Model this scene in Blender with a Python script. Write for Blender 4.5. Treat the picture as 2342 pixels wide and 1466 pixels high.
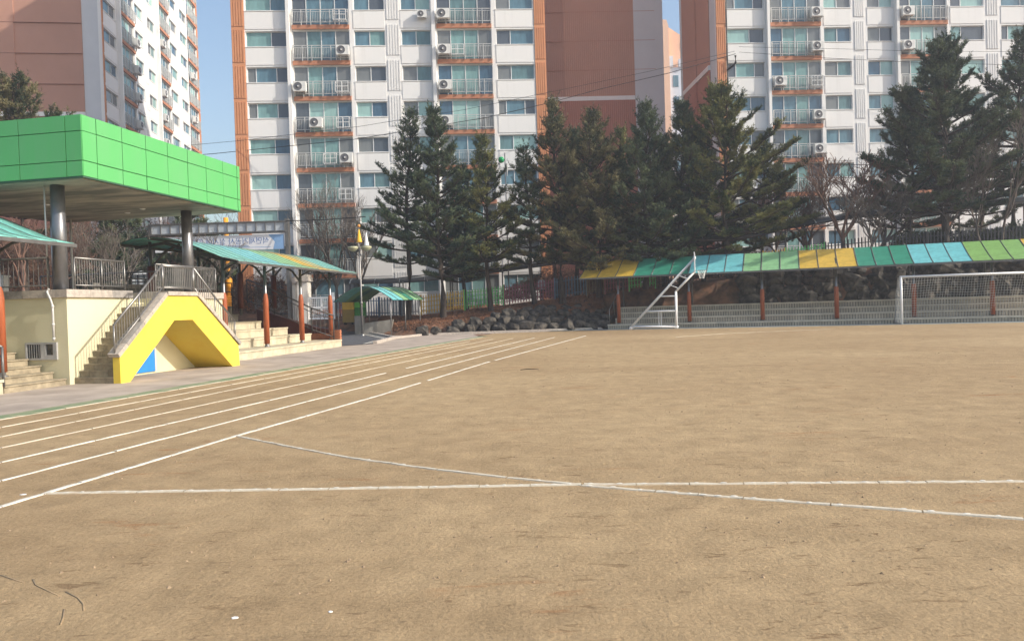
import bpy, bmesh, math, random
import numpy as np
from mathutils import Vector, Matrix, noise
rnd = random.Random(7)
S = bpy.context.scene
for o in list(bpy.data.objects): bpy.data.objects.remove(o)
C = S.collection
# ------------------------------------------------------------------ camera
FPX, EYE = 1690.0, 1.6
PITCH, ROLL = math.atan(30/FPX), math.radians(1.78)
cd = bpy.data.cameras.new('camera'); cam = bpy.data.objects.new('camera', cd); C.objects.link(cam)
cd.sensor_width = 36; cd.lens = 36*FPX/2342; cd.clip_end = 3000; cd.clip_start = .1
FW = Vector((0, math.cos(PITCH), -math.sin(PITCH))); U0 = Vector((0, math.sin(PITCH), math.cos(PITCH))); R0 = Vector((1,0,0))
RT = R0*math.cos(ROLL)-U0*math.sin(ROLL); UP = R0*math.sin(ROLL)+U0*math.cos(ROLL)
M = Matrix.Identity(4)
for i in range(3): M[i][0]=RT[i]; M[i][1]=UP[i]; M[i][2]=-FW[i]
M[2][3] = EYE; cam.matrix_world = M; S.camera = cam
# ------------------------------------------------------------------ sky, sun, exposure
SUNV = Vector((.96,-.28,0)).normalized(); ELEV = math.radians(32)
W = bpy.data.worlds.new('World'); S.world = W; W.use_nodes = True
nt = W.node_tree; nt.nodes.clear()
sk = nt.nodes.new('ShaderNodeTexSky'); sk.sky_type='NISHITA'; sk.sun_disc=False
sk.sun_elevation=ELEV; sk.sun_rotation=math.atan2(SUNV.x,SUNV.y); sk.air_density=1.3; sk.dust_density=3.0; sk.ozone_density=2.2
bg = nt.nodes.new('ShaderNodeBackground'); bg.inputs[1].default_value=.15
wo = nt.nodes.new('ShaderNodeOutputWorld'); nt.links.new(sk.outputs[0],bg.inputs[0]); nt.links.new(bg.outputs[0],wo.inputs[0])
sl = bpy.data.lights.new('sun','SUN'); sl.energy=3.4; sl.angle=math.radians(.6); sl.color=(1,.93,.82)
so = bpy.data.objects.new('sun',sl); C.objects.link(so); so.location=(0,0,60)
sv = Vector((SUNV.x*math.cos(ELEV),SUNV.y*math.cos(ELEV),math.sin(ELEV)))
so.rotation_euler = sv.to_track_quat('Z','Y').to_euler()
S.view_settings.view_transform='Standard'; S.view_settings.look='None'; S.view_settings.gamma=1; S.view_settings.exposure=.60
try: S.view_settings.use_curve_mapping=False
except Exception: pass
# ------------------------------------------------------------------ helpers: photo rays -> places
def ray(x,y): return FW+RT*((x-1171)/FPX)+UP*((733-y)/FPX)
def gp(x,y,z=0):
    d=ray(x,y); t=(z-EYE)/d.z; return Vector((d.x*t,d.y*t,z))
def at(x,y,Y):
    d=ray(x,y); t=Y/d.y; return Vector((d.x*t,Y,EYE+d.z*t))
# ------------------------------------------------------------------ materials
MATS={}
def mat(name,col,rough=.75,var=.12,scale=3.0,bump=0,bscale=30,metal=0,spec=.4,col2=None,lo=.35,hi=.65,stretch=None,coat=0):
    if name in MATS: return MATS[name]
    m=bpy.data.materials.new(name); m.use_nodes=True; n=m.node_tree; b=n.nodes['Principled BSDF']; MATS[name]=m
    b.inputs['Roughness'].default_value=rough; b.inputs['Metallic'].default_value=metal; b.inputs['Specular IOR Level'].default_value=spec
    b.inputs['Coat Weight'].default_value=coat
    tc=n.nodes.new('ShaderNodeTexCoord'); v=tc.outputs['Object']
    if stretch:
        mp=n.nodes.new('ShaderNodeMapping'); mp.inputs['Scale'].default_value=stretch; n.links.new(v,mp.inputs[0]); v=mp.outputs[0]
    t=n.nodes.new('ShaderNodeTexNoise'); t.inputs['Scale'].default_value=scale; t.inputs['Detail'].default_value=7; t.inputs['Roughness'].default_value=.62
    n.links.new(v,t.inputs['Vector'])
    r=n.nodes.new('ShaderNodeValToRGB'); r.color_ramp.elements[0].position=lo; r.color_ramp.elements[1].position=hi
    c1=[c*(1-var) for c in col]; c2=[min(1,c*(1+var)) for c in (col2 or col)] if not col2 else list(col2)
    r.color_ramp.elements[0].color=(*c1,1); r.color_ramp.elements[1].color=(*c2,1)
    n.links.new(t.outputs[0],r.inputs[0]); n.links.new(r.outputs[0],b.inputs['Base Color'])
    if bump:
        t2=n.nodes.new('ShaderNodeTexNoise'); t2.inputs['Scale'].default_value=bscale; t2.inputs['Detail'].default_value=5
        n.links.new(v,t2.inputs['Vector']); bp=n.nodes.new('ShaderNodeBump'); bp.inputs['Strength'].default_value=bump; bp.inputs['Distance'].default_value=.03
        n.links.new(t2.outputs[0],bp.inputs['Height']); n.links.new(bp.outputs[0],b.inputs['Normal'])
    return m
def sand():
    m=bpy.data.materials.new('packed_sand'); m.use_nodes=True; n=m.node_tree; b=n.nodes['Principled BSDF']; L=n.links.new
    b.inputs['Roughness'].default_value=.95; b.inputs['Specular IOR Level'].default_value=.15
    tc=n.nodes.new('ShaderNodeTexCoord'); ob=tc.outputs['Object']
    def nz(s,d=6,r=.6,st=None,dist=0):
        v=ob
        if st:
            mp=n.nodes.new('ShaderNodeMapping'); mp.inputs['Scale'].default_value=st; mp.inputs['Rotation'].default_value=(0,0,.12); L(ob,mp.inputs[0]); v=mp.outputs[0]
        t=n.nodes.new('ShaderNodeTexNoise'); t.inputs['Scale'].default_value=s; t.inputs['Detail'].default_value=d; t.inputs['Roughness'].default_value=r; t.inputs['Distortion'].default_value=dist
        L(v,t.inputs['Vector']); return t.outputs[0]
    def ramp(v,a,bb,ca,cb):
        r=n.nodes.new('ShaderNodeValToRGB'); r.color_ramp.elements[0].position=a; r.color_ramp.elements[1].position=bb
        r.color_ramp.elements[0].color=(*ca,1); r.color_ramp.elements[1].color=(*cb,1); L(v,r.inputs[0]); return r.outputs[0]
    def mix(f,a,bb,mode='MIX'):
        x=n.nodes.new('ShaderNodeMix'); x.data_type='RGBA'; x.blend_type=mode
        if isinstance(f,float): x.inputs[0].default_value=f
        else: L(f,x.inputs[0])
        for s,i in ((a,6),(bb,7)):
            if isinstance(s,tuple): x.inputs[i].default_value=(*s,1)
            else: L(s,x.inputs[i])
        return x.outputs[2]
    w=(1,1,1); k=(0,0,0)
    base=ramp(nz(.13,5,.6,(.7,1,1),.6),.36,.62,(.350,.246,.138),(.440,.322,.186))
    base=mix(.75,base,ramp(nz(2.3,8,.68),.3,.72,(.7,.69,.68),(1.18,1.18,1.18)),'MULTIPLY')
    base=mix(.8,base,ramp(nz(38,6,.75),.28,.72,(.66,.65,.64),(1.27,1.27,1.26)),'MULTIPLY')
    st=(.45,1.35,1)
    scuff=ramp(nz(8,7,.72,st,.8),.60,.66,k,w)            # shallow scrapes
    scm=ramp(nz(.7,4),.40,.62,k,w)
    sc=mix(1.0,scuff,scm,'MULTIPLY')
    base=mix(sc,base,(.17,.11,.062))
    s2=mix(1.0,ramp(nz(5.0,9,.76,(.5,1.35,1),.5),.60,.64,k,w),ramp(nz(.23,4),.40,.58,k,w),'MULTIPLY')
    base=mix(s2,base,(.215,.138,.075))
    s3=mix(1.0,ramp(nz(6.0,8,.74,(.36,1.5,1),.4),.59,.64,k,w),ramp(nz(.9,3),.38,.60,k,w),'MULTIPLY'); base=mix(s3,base,(.235,.155,.085))
    sm=ramp(nz(15,5,.7,(.35,1.2,1),.3),.66,.72,k,w)
    base=mix(sm,base,(.19,.13,.078))
    red=mix(1.0,ramp(nz(1.6,7,.75,(.4,1.5,1),.5),.58,.66,k,w),ramp(nz(.4,3),.50,.62,k,w),'MULTIPLY')
    base=mix(red,base,(.31,.155,.07))
    L(base,b.inputs['Base Color'])
    h=n.nodes.new('ShaderNodeMath'); h.operation='MULTIPLY_ADD'; L(s2,h.inputs[0]); h.inputs[1].default_value=-.5; L(nz(26,7,.72),h.inputs[2])
    h2=n.nodes.new('ShaderNodeMath'); h2.operation='MULTIPLY_ADD'; L(nz(3.1,6,.6),h2.inputs[0]); h2.inputs[1].default_value=1.8; L(h.outputs[0],h2.inputs[2])
    bp=n.nodes.new('ShaderNodeBump'); bp.inputs['Strength'].default_value=.6; bp.inputs['Distance'].default_value=.035
    L(h2.outputs[0],bp.inputs['Height']); L(bp.outputs[0],b.inputs['Normal'])
    return m
SAND=sand()
SOIL=mat('pine_litter_soil',(.12,.08,.052),.95,.4,1.2,.6,9,col2=(.24,.12,.07),lo=.38,hi=.62)
EARTH=mat('bare_earth',(.20,.16,.11),.95,.3,.6,.5,6)
PAVE=mat('concrete_paving',(.38,.315,.262),.9,.22,.9,.2,25)
APRON=mat('grey_green_apron',(.23,.26,.25),.9,.2,2,.2,25)
GREENT=mat('worn_green_turf',(.19,.26,.14),.95,.1,3,.6,50,col2=(.37,.34,.22),lo=.42,hi=.68)
ASPH=mat('asphalt',(.085,.087,.095),.9,.2,5,.3,60)
WHITEL=mat('white_tape',(.66,.63,.55),.8,.06,7,.2,40,col2=(.50,.42,.32),lo=.50,hi=.72)
TAPE2=mat('cream_tape',(.62,.55,.43),.8,.1,5,.2,40,col2=(.46,.36,.25),lo=.5,hi=.72)
CREAM=mat('cream_render',(.70,.65,.44),.85,.05,.9,.12,18,col2=(.62,.56,.36),lo=.45,hi=.8)
YELLOW=mat('yellow_paint',(.80,.60,.085),.6,.07,2.2,.1,20,spec=.3,col2=(.72,.50,.06),lo=.5,hi=.78)
STONE=mat('granite',(.42,.37,.32),.85,.2,9,.15,60)
STONE2=mat('granite_dark',(.30,.275,.25),.85,.2,9,.15,60)
TILE=mat('stair_tile',(.31,.26,.18),.8,.25,5,.1,30)
SEAT=mat('pale_stone_seat',(.50,.44,.32),.85,.18,2.5,.35,26)
STEEL=mat('stainless_steel',(.27,.26,.25),.42,.1,6,metal=.75)
DSTEEL=mat('weathered_steel',(.16,.155,.15),.45,.2,4,metal=.5)
COLM=mat('brushed_column',(.21,.21,.22),.34,.12,2.5,metal=.65)
GREEN=mat('green_aluminium',(.105,.42,.135),.42,.035,1.1,spec=.5,col2=(.125,.39,.15),lo=.4,hi=.75,stretch=(2.2,2.2,.35),bump=.05,bscale=1.2)
GJOINT=mat('dark_green_joint',(.03,.12,.04),.8)
CEIL=mat('reflection_mottled_ceiling',(.22,.235,.20),.6,.3,.7,col2=(.42,.385,.31),lo=.4,hi=.6,stretch=(.6,2.4,1))  # mottling imitates reflections, painted into the ceiling colour
CEDGE=mat('ceiling_edge_trim',(.05,.12,.08),.6)
WPAINT=mat('white_gloss_paint',(.80,.80,.79),.4,.05,6,spec=.5)
PIPEW=mat('grey_plastic_pipe',(.55,.55,.54),.5,.08,4)
BLUE=mat('blue_door_paint',(.03,.23,.60),.5,.06,3)
GLASSD=mat('dark_glass',(.02,.025,.03),.08,.2,3,spec=.8)
ALU=mat('grey_window_frame',(.45,.45,.45),.45,.08,4,metal=.3)
SLEEVE=mat('orange_timber_sleeve',(.33,.085,.03),.55,.18,5,stretch=(4,4,.6),bump=.2,bscale=20)
SLEEVED=mat('dark_red_sleeve',(.10,.03,.022),.6,.18,5,stretch=(4,4,.6))
FRAME=mat('dark_steel_frame',(.075,.07,.065),.5,.2,6)
CONC=mat('weathered_concrete',(.22,.205,.18),.9,.3,1.5,.3,20,stretch=(1,1,.4))
BRICK=mat('orange_brick',(.42,.16,.08),.85,.2,5,.2,30)
def poly(n,c,r=.35): return mat(n,c,r,.14,3.5,.12,14,spec=.5)
PC={'yellow':poly('yellow_polycarbonate',(.62,.40,.06)),'green':poly('green_polycarbonate',(.045,.26,.17)),'cyan':poly('cyan_polycarbonate',(.17,.50,.52)),
    'lime':poly('lime_polycarbonate',(.25,.48,.24)),'teal':poly('teal_polycarbonate',(.17,.46,.40)),'olive':poly('olive_polycarbonate',(.42,.42,.20))}
WALLW=mat('white_facade_paint',(.82,.805,.785),.85,.03,1.3,.05,12,col2=(.70,.68,.655),lo=.52,hi=.85,stretch=(1.4,1,.10))
WALLC=mat('pale_grey_facade',(.60,.61,.63),.85,.04,.4)
ORANGE=mat('orange_facade_paint',(.62,.28,.14),.8,.06,.6)
SLABO=mat('orange_slab_paint',(.54,.245,.145),.8,.15,1.4,col2=(.42,.16,.085),lo=.45,hi=.7)
def grooved(name,c):
    m=mat(name,c,.85,.04,.3); n=m.node_tree; b=n.nodes['Principled BSDF']
    tc=n.nodes.new('ShaderNodeTexCoord'); w=n.nodes.new('ShaderNodeTexWave'); w.inputs['Scale'].default_value=1.6; w.bands_direction='X'
    bp=n.nodes.new('ShaderNodeBump'); bp.inputs['Strength'].default_value=.35; bp.inputs['Distance'].default_value=.05
    n.links.new(tc.outputs['Object'],w.inputs['Vector']); n.links.new(w.outputs['Fac'],bp.inputs['Height']); n.links.new(bp.outputs[0],b.inputs['Normal']); return m
BROWN=grooved('brown_gable_paint',(.47,.25,.18)); BROWN2=grooved('red_brown_gable_paint',(.40,.17,.12)); BROWN3=grooved('dark_brown_gable_paint',(.41,.215,.16))
FRW=mat('white_window_frame',(.74,.74,.73),.5,.05,3)
RAILG=mat('grey_balcony_rail',(.50,.50,.49),.5,.08,3)
PANES=[mat('pane_'+a,c,.12,v,1.3,spec=.7,stretch=(1.5,1,.35)) for a,c,v in (('teal_curtain',(.18,.32,.31),.2),('pale_teal',(.29,.46,.43),.12),('dark_screen',(.085,.10,.12),.12),
   ('grey_screen',(.17,.18,.18),.08),('deep_blue',(.06,.12,.18),.2),('blue_grey',(.10,.19,.24),.25),('dim_teal',(.11,.20,.21),.25))]
ACW=mat('white_plastic_casing',(.72,.71,.68),.5,.06,3); ACD=mat('grey_fan_grille',(.12,.12,.13),.6)
BARKP=mat('pine_bark',(.060,.045,.035),.95,.35,6,.8,18,stretch=(1,1,.3)); BARKG=mat('grey_bark',(.15,.125,.105),.95,.3,6,.6,20,stretch=(1,1,.3))
BARKR=mat('reddish_twigs',(.17,.10,.075),.95,.3,5)
def leafmat(nm,a,bb,sc=.8):
    return mat(nm,a,.85,.15,sc,col2=bb,lo=.43,hi=.58,spec=.25)
NEED=[leafmat('pine_needles_dark',(.040,.074,.048),(.14,.17,.085)),leafmat('pine_needles_olive',(.045,.075,.030),(.24,.235,.08)),  # green and olive mix, contrast raised to paint sunlit and shaded clumps
      leafmat('pine_needles_dry',(.045,.065,.035),(.21,.185,.09))]
EVER=leafmat('evergreen_leaves',(.02,.042,.022),(.075,.09,.04)); DRY=leafmat('dry_brown_leaves',(.10,.055,.035),(.23,.13,.085))
ROCK=mat('dark_boulder',(.045,.041,.037),.9,.45,1.6,.9,7,col2=(.15,.13,.105),lo=.42,hi=.72)
PATH=mat('pale_path_paving',(.62,.55,.49),.9,.12,1)
SMOKE=mat('smoky_polycarbonate',(.045,.05,.055),.35,.2,2)
BLACK=mat('black_rubber',(.012,.012,.013),.6)
def flat(n,c,r=.6): return mat(n,c,r,.08,3)
# ------------------------------------------------------------------ mesh builder
class MB:
    def __init__(s): s.v=[]; s.f=[]; s.sm=[]
    def add(s,vs,fs,smooth=False):
        k=len(s.v); s.v+= [tuple(v) for v in vs]; s.f+=[tuple(i+k for i in f) for f in fs]; s.sm+=[smooth]*len(fs); return s
    def box(s,a,b):
        x0,x1=sorted((a[0],b[0])); y0,y1=sorted((a[1],b[1])); z0,z1=sorted((a[2],b[2]))
        return s.add([(x0,y0,z0),(x1,y0,z0),(x1,y1,z0),(x0,y1,z0),(x0,y0,z1),(x1,y0,z1),(x1,y1,z1),(x0,y1,z1)],
              [(0,3,2,1),(4,5,6,7),(0,1,5,4),(1,2,6,5),(2,3,7,6),(3,0,4,7)])
    def prism(s,pts,d):      # pts: closed planar polygon (3D), d: extrusion vector
        n=len(pts); d=Vector(d); p=[Vector(q) for q in pts]
        nor=sum(((p[i]-p[0]).cross(p[(i+1)%n]-p[0]) for i in range(1,n-1)),Vector())
        if nor.dot(d)>0: p=p[::-1]
        return s.add(p+[q+d for q in p],[tuple(range(n)),tuple(range(2*n-1,n-1,-1))]+[(i,i+n,(i+1)%n+n,(i+1)%n) for i in range(n)])
    def bar(s,a,b,w,h,up=(0,0,1)):
        a=Vector(a); b=Vector(b); d=(b-a).normalized(); sd=d.cross(Vector(up))
        if sd.length<1e-4: sd=d.cross(Vector((0,1,0)))
        sd.normalize(); u=sd.cross(d).normalized(); vs=[]
        for p in (a,b):
            for i,j in ((-1,-1),(1,-1),(1,1),(-1,1)): vs.append(p+sd*(i*w/2)+u*(j*h/2))
        return s.add(vs,[(0,1,2,3),(7,6,5,4),(0,4,5,1),(1,5,6,2),(2,6,7,3),(3,7,4,0)])
    def tube(s,pts,r,n=8,caps=True,smooth=True):
        pts=[Vector(p) for p in pts]; rs=r if isinstance(r,(list,tuple)) else [r]*len(pts); vs=[]
        for i,p in enumerate(pts):
            d=(pts[min(i+1,len(pts)-1)]-pts[max(i-1,0)]).normalized()
            a=d.cross(Vector((0,0,1)));
            if a.length<.05: a=d.cross(Vector((1,0,0)))
            a.normalize(); b=d.cross(a)
            for k in range(n):
                t=2*math.pi*k/n; vs.append(p+(a*math.cos(t)+b*math.sin(t))*rs[i])
        fs=[(i*n+k,(i+1)*n+k,(i+1)*n+(k+1)%n,i*n+(k+1)%n) for i in range(len(pts)-1) for k in range(n)]
        s.add(vs,fs,smooth)
        if caps:
            k=len(s.v)-len(vs); s.f.append(tuple(k+i for i in range(n))); s.f.append(tuple(k+len(vs)-1-i for i in range(n))); s.sm+=[False,False]
        return s
    def lathe(s,prof,c=(0,0,0),n=16,axis='z'):
        vs=[]
        for r,h in prof:
            for k in range(n):
                t=2*math.pi*k/n; a,b=r*math.cos(t),r*math.sin(t)
                vs.append((c[0]+a,c[1]+b,c[2]+h) if axis=='z' else (c[0]+a,c[1]+h,c[2]+b))
        fs=[(i*n+k,i*n+(k+1)%n,(i+1)*n+(k+1)%n,(i+1)*n+k) for i in range(len(prof)-1) for k in range(n)]
        if axis!='z': fs=[f[::-1] for f in fs]
        s.add(vs,fs,True); return s
    def mesh(s,name,m):
        me=bpy.data.meshes.new(name); me.from_pydata(s.v,[],s.f); me.polygons.foreach_set('use_smooth',s.sm)
        if m: me.materials.append(m)
        me.update(); return me
    def build(s,name,m,parent=None,loc=(0,0,0),rz=0): return link(name,s.mesh(name,m),parent,loc,rz)
def link(name,me,parent=None,loc=(0,0,0),rz=0,rot=None):
    o=bpy.data.objects.new(name,me); C.objects.link(o)
    if parent: o.parent=parent
    o.location=loc; o.rotation_euler=rot or (0,0,rz); return o
class Fr:
    def __init__(s,o,ydir):
        s.o=Vector((o[0],o[1],0)); s.y=Vector((ydir[0],ydir[1],0)).normalized(); s.x=Vector((s.y.y,-s.y.x,0)); s.rz=math.atan2(-s.y.x,s.y.y)
    def w(s,x,y,z=0): return s.o+s.x*x+s.y*y+Vector((0,0,z))
    def l(s,p): d=Vector((p[0],p[1],0))-s.o; return d.dot(s.x),d.dot(s.y)
WF=Fr((0,0),(0,1))
def tag(o,label,cat,group=None):
    o['label']=label; o['category']=cat
    if group: o['group']=group
    return o
def thing(name,label,cat,fr=WF,p=(0,0,0),group=None,rz=0):
    o=bpy.data.objects.new(name,None); o.empty_display_size=.2; C.objects.link(o); o.location=fr.w(*p); o.rotation_euler=(0,0,fr.rz+rz); return tag(o,label,cat,group)
def kind(o,k): o['kind']=k; return o
# ------------------------------------------------------------------ frames of the place
LC=Fr((-11.16,18.56),(.185,1))         # pavilion: x towards the track, y along it
SC=Fr((6.15,47.6),(.37,1))             # stand at the far side: x along it, y up the bank
def fy(x): return 53.5-.19*(x+9)
ZFX=[-60,-12,-7.1,-.4,3.5,6.1,9.75,18,23,32,60]; ZFZ=[1.3,1.2,1.16,1.72,2.1,2.35,2.66,3.45,4.0,4.2,4.6]
def zf(x): return float(np.interp(x,ZFX,ZFZ))
def ye(x):
    if x>6.2: return 47.6-.37*(x-6.15)+3.15
    return float(np.interp(x,[-60,-16,-9.5,-5.8,-2,6.2],[56,53,50,47.1,48.3,49.1]))
def sst(t): t=max(0,min(1,t)); return t*t*(3-2*t)
def zt(x,y):
    v,u=LC.l((x,y)); f=fy(x); e=ye(x); F=zf(x)
    if y>=f: h=F+.25*sst((y-f-3)/8)
    elif y>e:
        t=(y-e)/(f-e)
        if x>6.2: h=1.3+(F-1.3)*(.75*sst(t/.45)+.25*t)
        else: h=F*(.50*sst(t/.22)+.50*t)
    else: h=0
    if x>6.2 and SC.l((x,y))[1]<2.9 and y<f: h=0
    if v<-4 and u<26:
        h=max(h,2.28*sst((-v-4.6)/1.5)*(1-sst((u-12.5)/3)))
    hx,hy=(x+44)/17,(y-58)/9
    h+=7.5*math.exp(-(hx*hx+hy*hy)*1.2)
    return h
def grid(name,xs,ys,fz,m,kd='structure'):
    vs=[(x,y,fz(x,y)) for y in ys for x in xs]; n=len(xs)
    fs=[(j*n+i,j*n+i+1,(j+1)*n+i+1,(j+1)*n+i) for j in range(len(ys)-1) for i in range(n-1)]
    mb=MB().add(vs,fs,True); return kind(mb.build(name,m),kd)
xs=[-260,-160,-110,-80]+[-60+.8*i for i in range(135)]+[55,70,100,160,260]
ys=[-60,-20,0,12,24,32]+[38+.6*i for i in range(60)]+[80,95,130,200,260]
grid('ground',xs,ys,lambda x,y: zt(x,y)-.03+(.05*noise.noise(Vector((x*.7,y*.7,0))) if zt(x,y)>.3 else 0),SOIL)
def sheet(name,pts,z,m,sub=None):
    return kind(MB().add([(p[0],p[1],z) for p in pts],[tuple(range(len(pts)))]).build(name,m),'structure')
# playing field
fxs=[-60,-30,-16]+[-12+.5*i for i in range(49)]+[16,24,36,60]; 
TE=lambda y: -8.54+(y-12.24)*.24      # outer edge of the track
sheet('sports_field',[(-30,-30),(40,-30),(40,34),(24.9,39.4),(6.0,46.3),(-1,46.6),(-2.0,43.5),(TE(42),42),(TE(12),12),(TE(-20),-20)],0,SAND)
# strips beside the track
def strip(name,pl_,pr_,z,m): 
    n=len(pl_); return kind(MB().add([(p[0],p[1],z) for p in pl_]+[(p[0],p[1],z) for p in pr_],[(i,i+n,i+1+n,i+1) for i in range(n-1)]).build(name,m),'structure')
yy=[-10,0,6,12,18,24,30,36,42]
strip('green_turf_edge',[(TE(y)-.5,y) for y in yy],[(TE(y)+.02,y) for y in yy],.006,GREENT)
strip('paved_walk',[(LC.w(-.4,y-18.5)[0],y) for y in yy]+[(-12.5,50.5)],[(TE(y)-.49,y) for y in yy]+[(-2.5,46.3)],.002,PAVE)
kind(MB().add([tuple(SC.w(a,b,.004)) for a,b in ((-6.6,.9),(-6.6,-1.0),(-1,-1.6),(32,-2.0),(32,.2),(-1,.1))],[tuple(range(6))]).build('stand_apron',APRON),'structure')
# asphalt lane to the gate
rl=[(-9.3,34.2),(-10.9,41),(-13.6,49),(-19.5,57),(-24,66)]; rr=[(-6.9,36.5),(-6.9,42.5),(-9.9,50.3),(-13.6,57),(-17,66)]
n=len(rl); rv=[(a,b,zt(a,b)+.05) for a,b in rl]+[(a,b,zt(a,b)+.05) for a,b in rr]
for i in (0,1): rv[i]=(rv[i][0],rv[i][1],.02); rv[i+n]=(rv[i+n][0],rv[i+n][1],.02)
kind(MB().add(rv,[(i,i+n,i+1+n,i+1) for i in range(n-1)]).build('road',ASPH),'structure')
mb=MB()
for off in (0,.32):
    for i in (0,1,2): 
        a=Vector(rv[n+i]); b=Vector(rv[n+i+1]); mb.bar(a+Vector((-.12-off,-.05,.012)),b+Vector((-.12-off,-.05,.012)),.12,.006)
kind(mb.build('road_marking',WHITEL),'structure')
mb=MB(); P=[Vector(rv[n+i]) for i in range(4)]
for i in range(3): mb.bar(P[i]+Vector((.1,0,.05)),P[i+1]+Vector((.1,0,.05)),.18,.16)
mb.bar((-6.8,42.6,.05),(-5.7,46.5,.05),.18,.14); mb.bar((-5.7,46.5,.05),(6.1,48.3,.05),.25,.16); kind(mb.build('kerb',STONE),'structure')
# path behind the fence
px_=[-14+2*i for i in range(28)]
kind(MB().add([(x,fy(x)+.5,zt(x,fy(x)+.5)+.06) for x in px_]+[(x,fy(x)+4.5,zt(x,fy(x)+4.5)+.06) for x in px_],[(i,i+1,i+1+len(px_),i+len(px_)) for i in range(len(px_)-1)]).build('path',PATH),'structure')
# ------------------------------------------------------------------ apartment blocks
def window_mesh(w,h,splits,key):
    mb=MB(); t=.055
    mb.box((0,0,0),(w,.08,t)); mb.box((0,0,h-t),(w,.08,h)); mb.box((0,0,t),(t,.08,h-t)); mb.box((w-t,0,t),(t*0+w,.08,h-t))
    for s in splits: mb.box((w*s-t/2,.012,t),(w*s+t/2,.07,h-t))
    return mb.mesh('window',FRW)
WC={}
def window(par,x,y,z,w,h,splits,r,bias=None):
    k=(round(w,2),round(h,2),tuple(splits))
    if k not in WC:
        e=[0]+list(splits)+[1]
        WC[k]=(window_mesh(w,h,splits,k),[(w*a+.03,w*b-.03) for a,b in zip(e,e[1:])],{})
    me,cells,pm=WC[k]
    o=link('window',me,par,(x,y,z))
    for i,(a,b) in enumerate(cells):
        if bias: ch=bias[i%len(bias)]; c=r.choice(ch)
        else: c=r.randrange(len(PANES))
        kk=(i,c)
        if kk not in pm:
            yy_=.045 if i%2 else .06
            pm[kk]=MB().box((a,yy_,.04),(b,yy_+.012,h-.04)).mesh('pane',PANES[c])
        link('pane',pm[kk],o)
    return o
RC={}
def bal_rail(par,x,y,z,w,h=1.1):
    k=round(w,2)
    if k not in RC:
        mb=MB(); mb.box((0,0,h-.05),(w,.05,h)); mb.box((0,0,.08),(w,.04,.12)); mb.box((0,.005,h-.2),(w,.035,h-.165))
        n=6
        for i in range(n+1): xx=min(w-.05,i*w/n); mb.box((xx,-.02,-.12),(xx+.05,.06,h))
        q=int(w/.125)
        for i in range(1,q): xx=i*w/q; mb.box((xx-.011,.01,.12),(xx+.011,.03,h-.2))
        RC[k]=mb.mesh('balcony_railing',RAILG)
    return link('balcony_railing',RC[k],par,(x,y,z))
ACM=None
def ac_unit(par_fr,x,y,z,label,group):
    global ACM
    if ACM is None:
        c=MB().box((-.5,-.19,0),(.5,.19,.74)).box((-.45,-.15,-.08),(-.4,.15,0)).box((.4,-.15,-.08),(.45,.15,0)).box((.34,-.196,.08),(.47,-.19,.66)).mesh('casing',ACW)
        g=MB(); n=20
        g.lathe([(.0,-.012),(.06,-.014),(.06,-.006),(.29,-.006),(.31,-.02),(.325,-.006),(.325,0)],(-.12,-.19,.37),n,'y'); g=g.mesh('fan_grille',ACD)
        h=MB().lathe([(0,-.022),(.055,-.022),(.06,-.01)],(-.12,-.19,.37),12,'y').mesh('fan_hub',ACW)
        ACM=(c,g,h)
    t=thing('air_conditioner',label,'air conditioner',par_fr,(x,y,z),group)
    link('casing',ACM[0],t); link('fan_grille',ACM[1],t); link('fan_hub',ACM[2],t); return t
RACK=None
def ac_rack(par,x,y,z):
    global RACK
    if RACK is None:
        mb=MB()
        for a in (0,.5,.98): mb.box((a-.02,-.4,0),(a+.02,-.36,.8))
        for b in (0,.4,.78): mb.box((-.02,-.405,b),(1,-.355,b+.04))
        for a in (0,.98):
            mb.box((a-.02,-.36,0),(a+.02,.1,.04)); mb.box((a-.02,-.36,.76),(a+.02,.1,.8))
        for i in range(1,8): mb.box((i*.123-.01,-.36,0),(i*.123+.01,.08,.02))
        RACK=mb.mesh('empty_rack',FRW)
    return link('empty_rack',RACK,par,(x,y,z))
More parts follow.
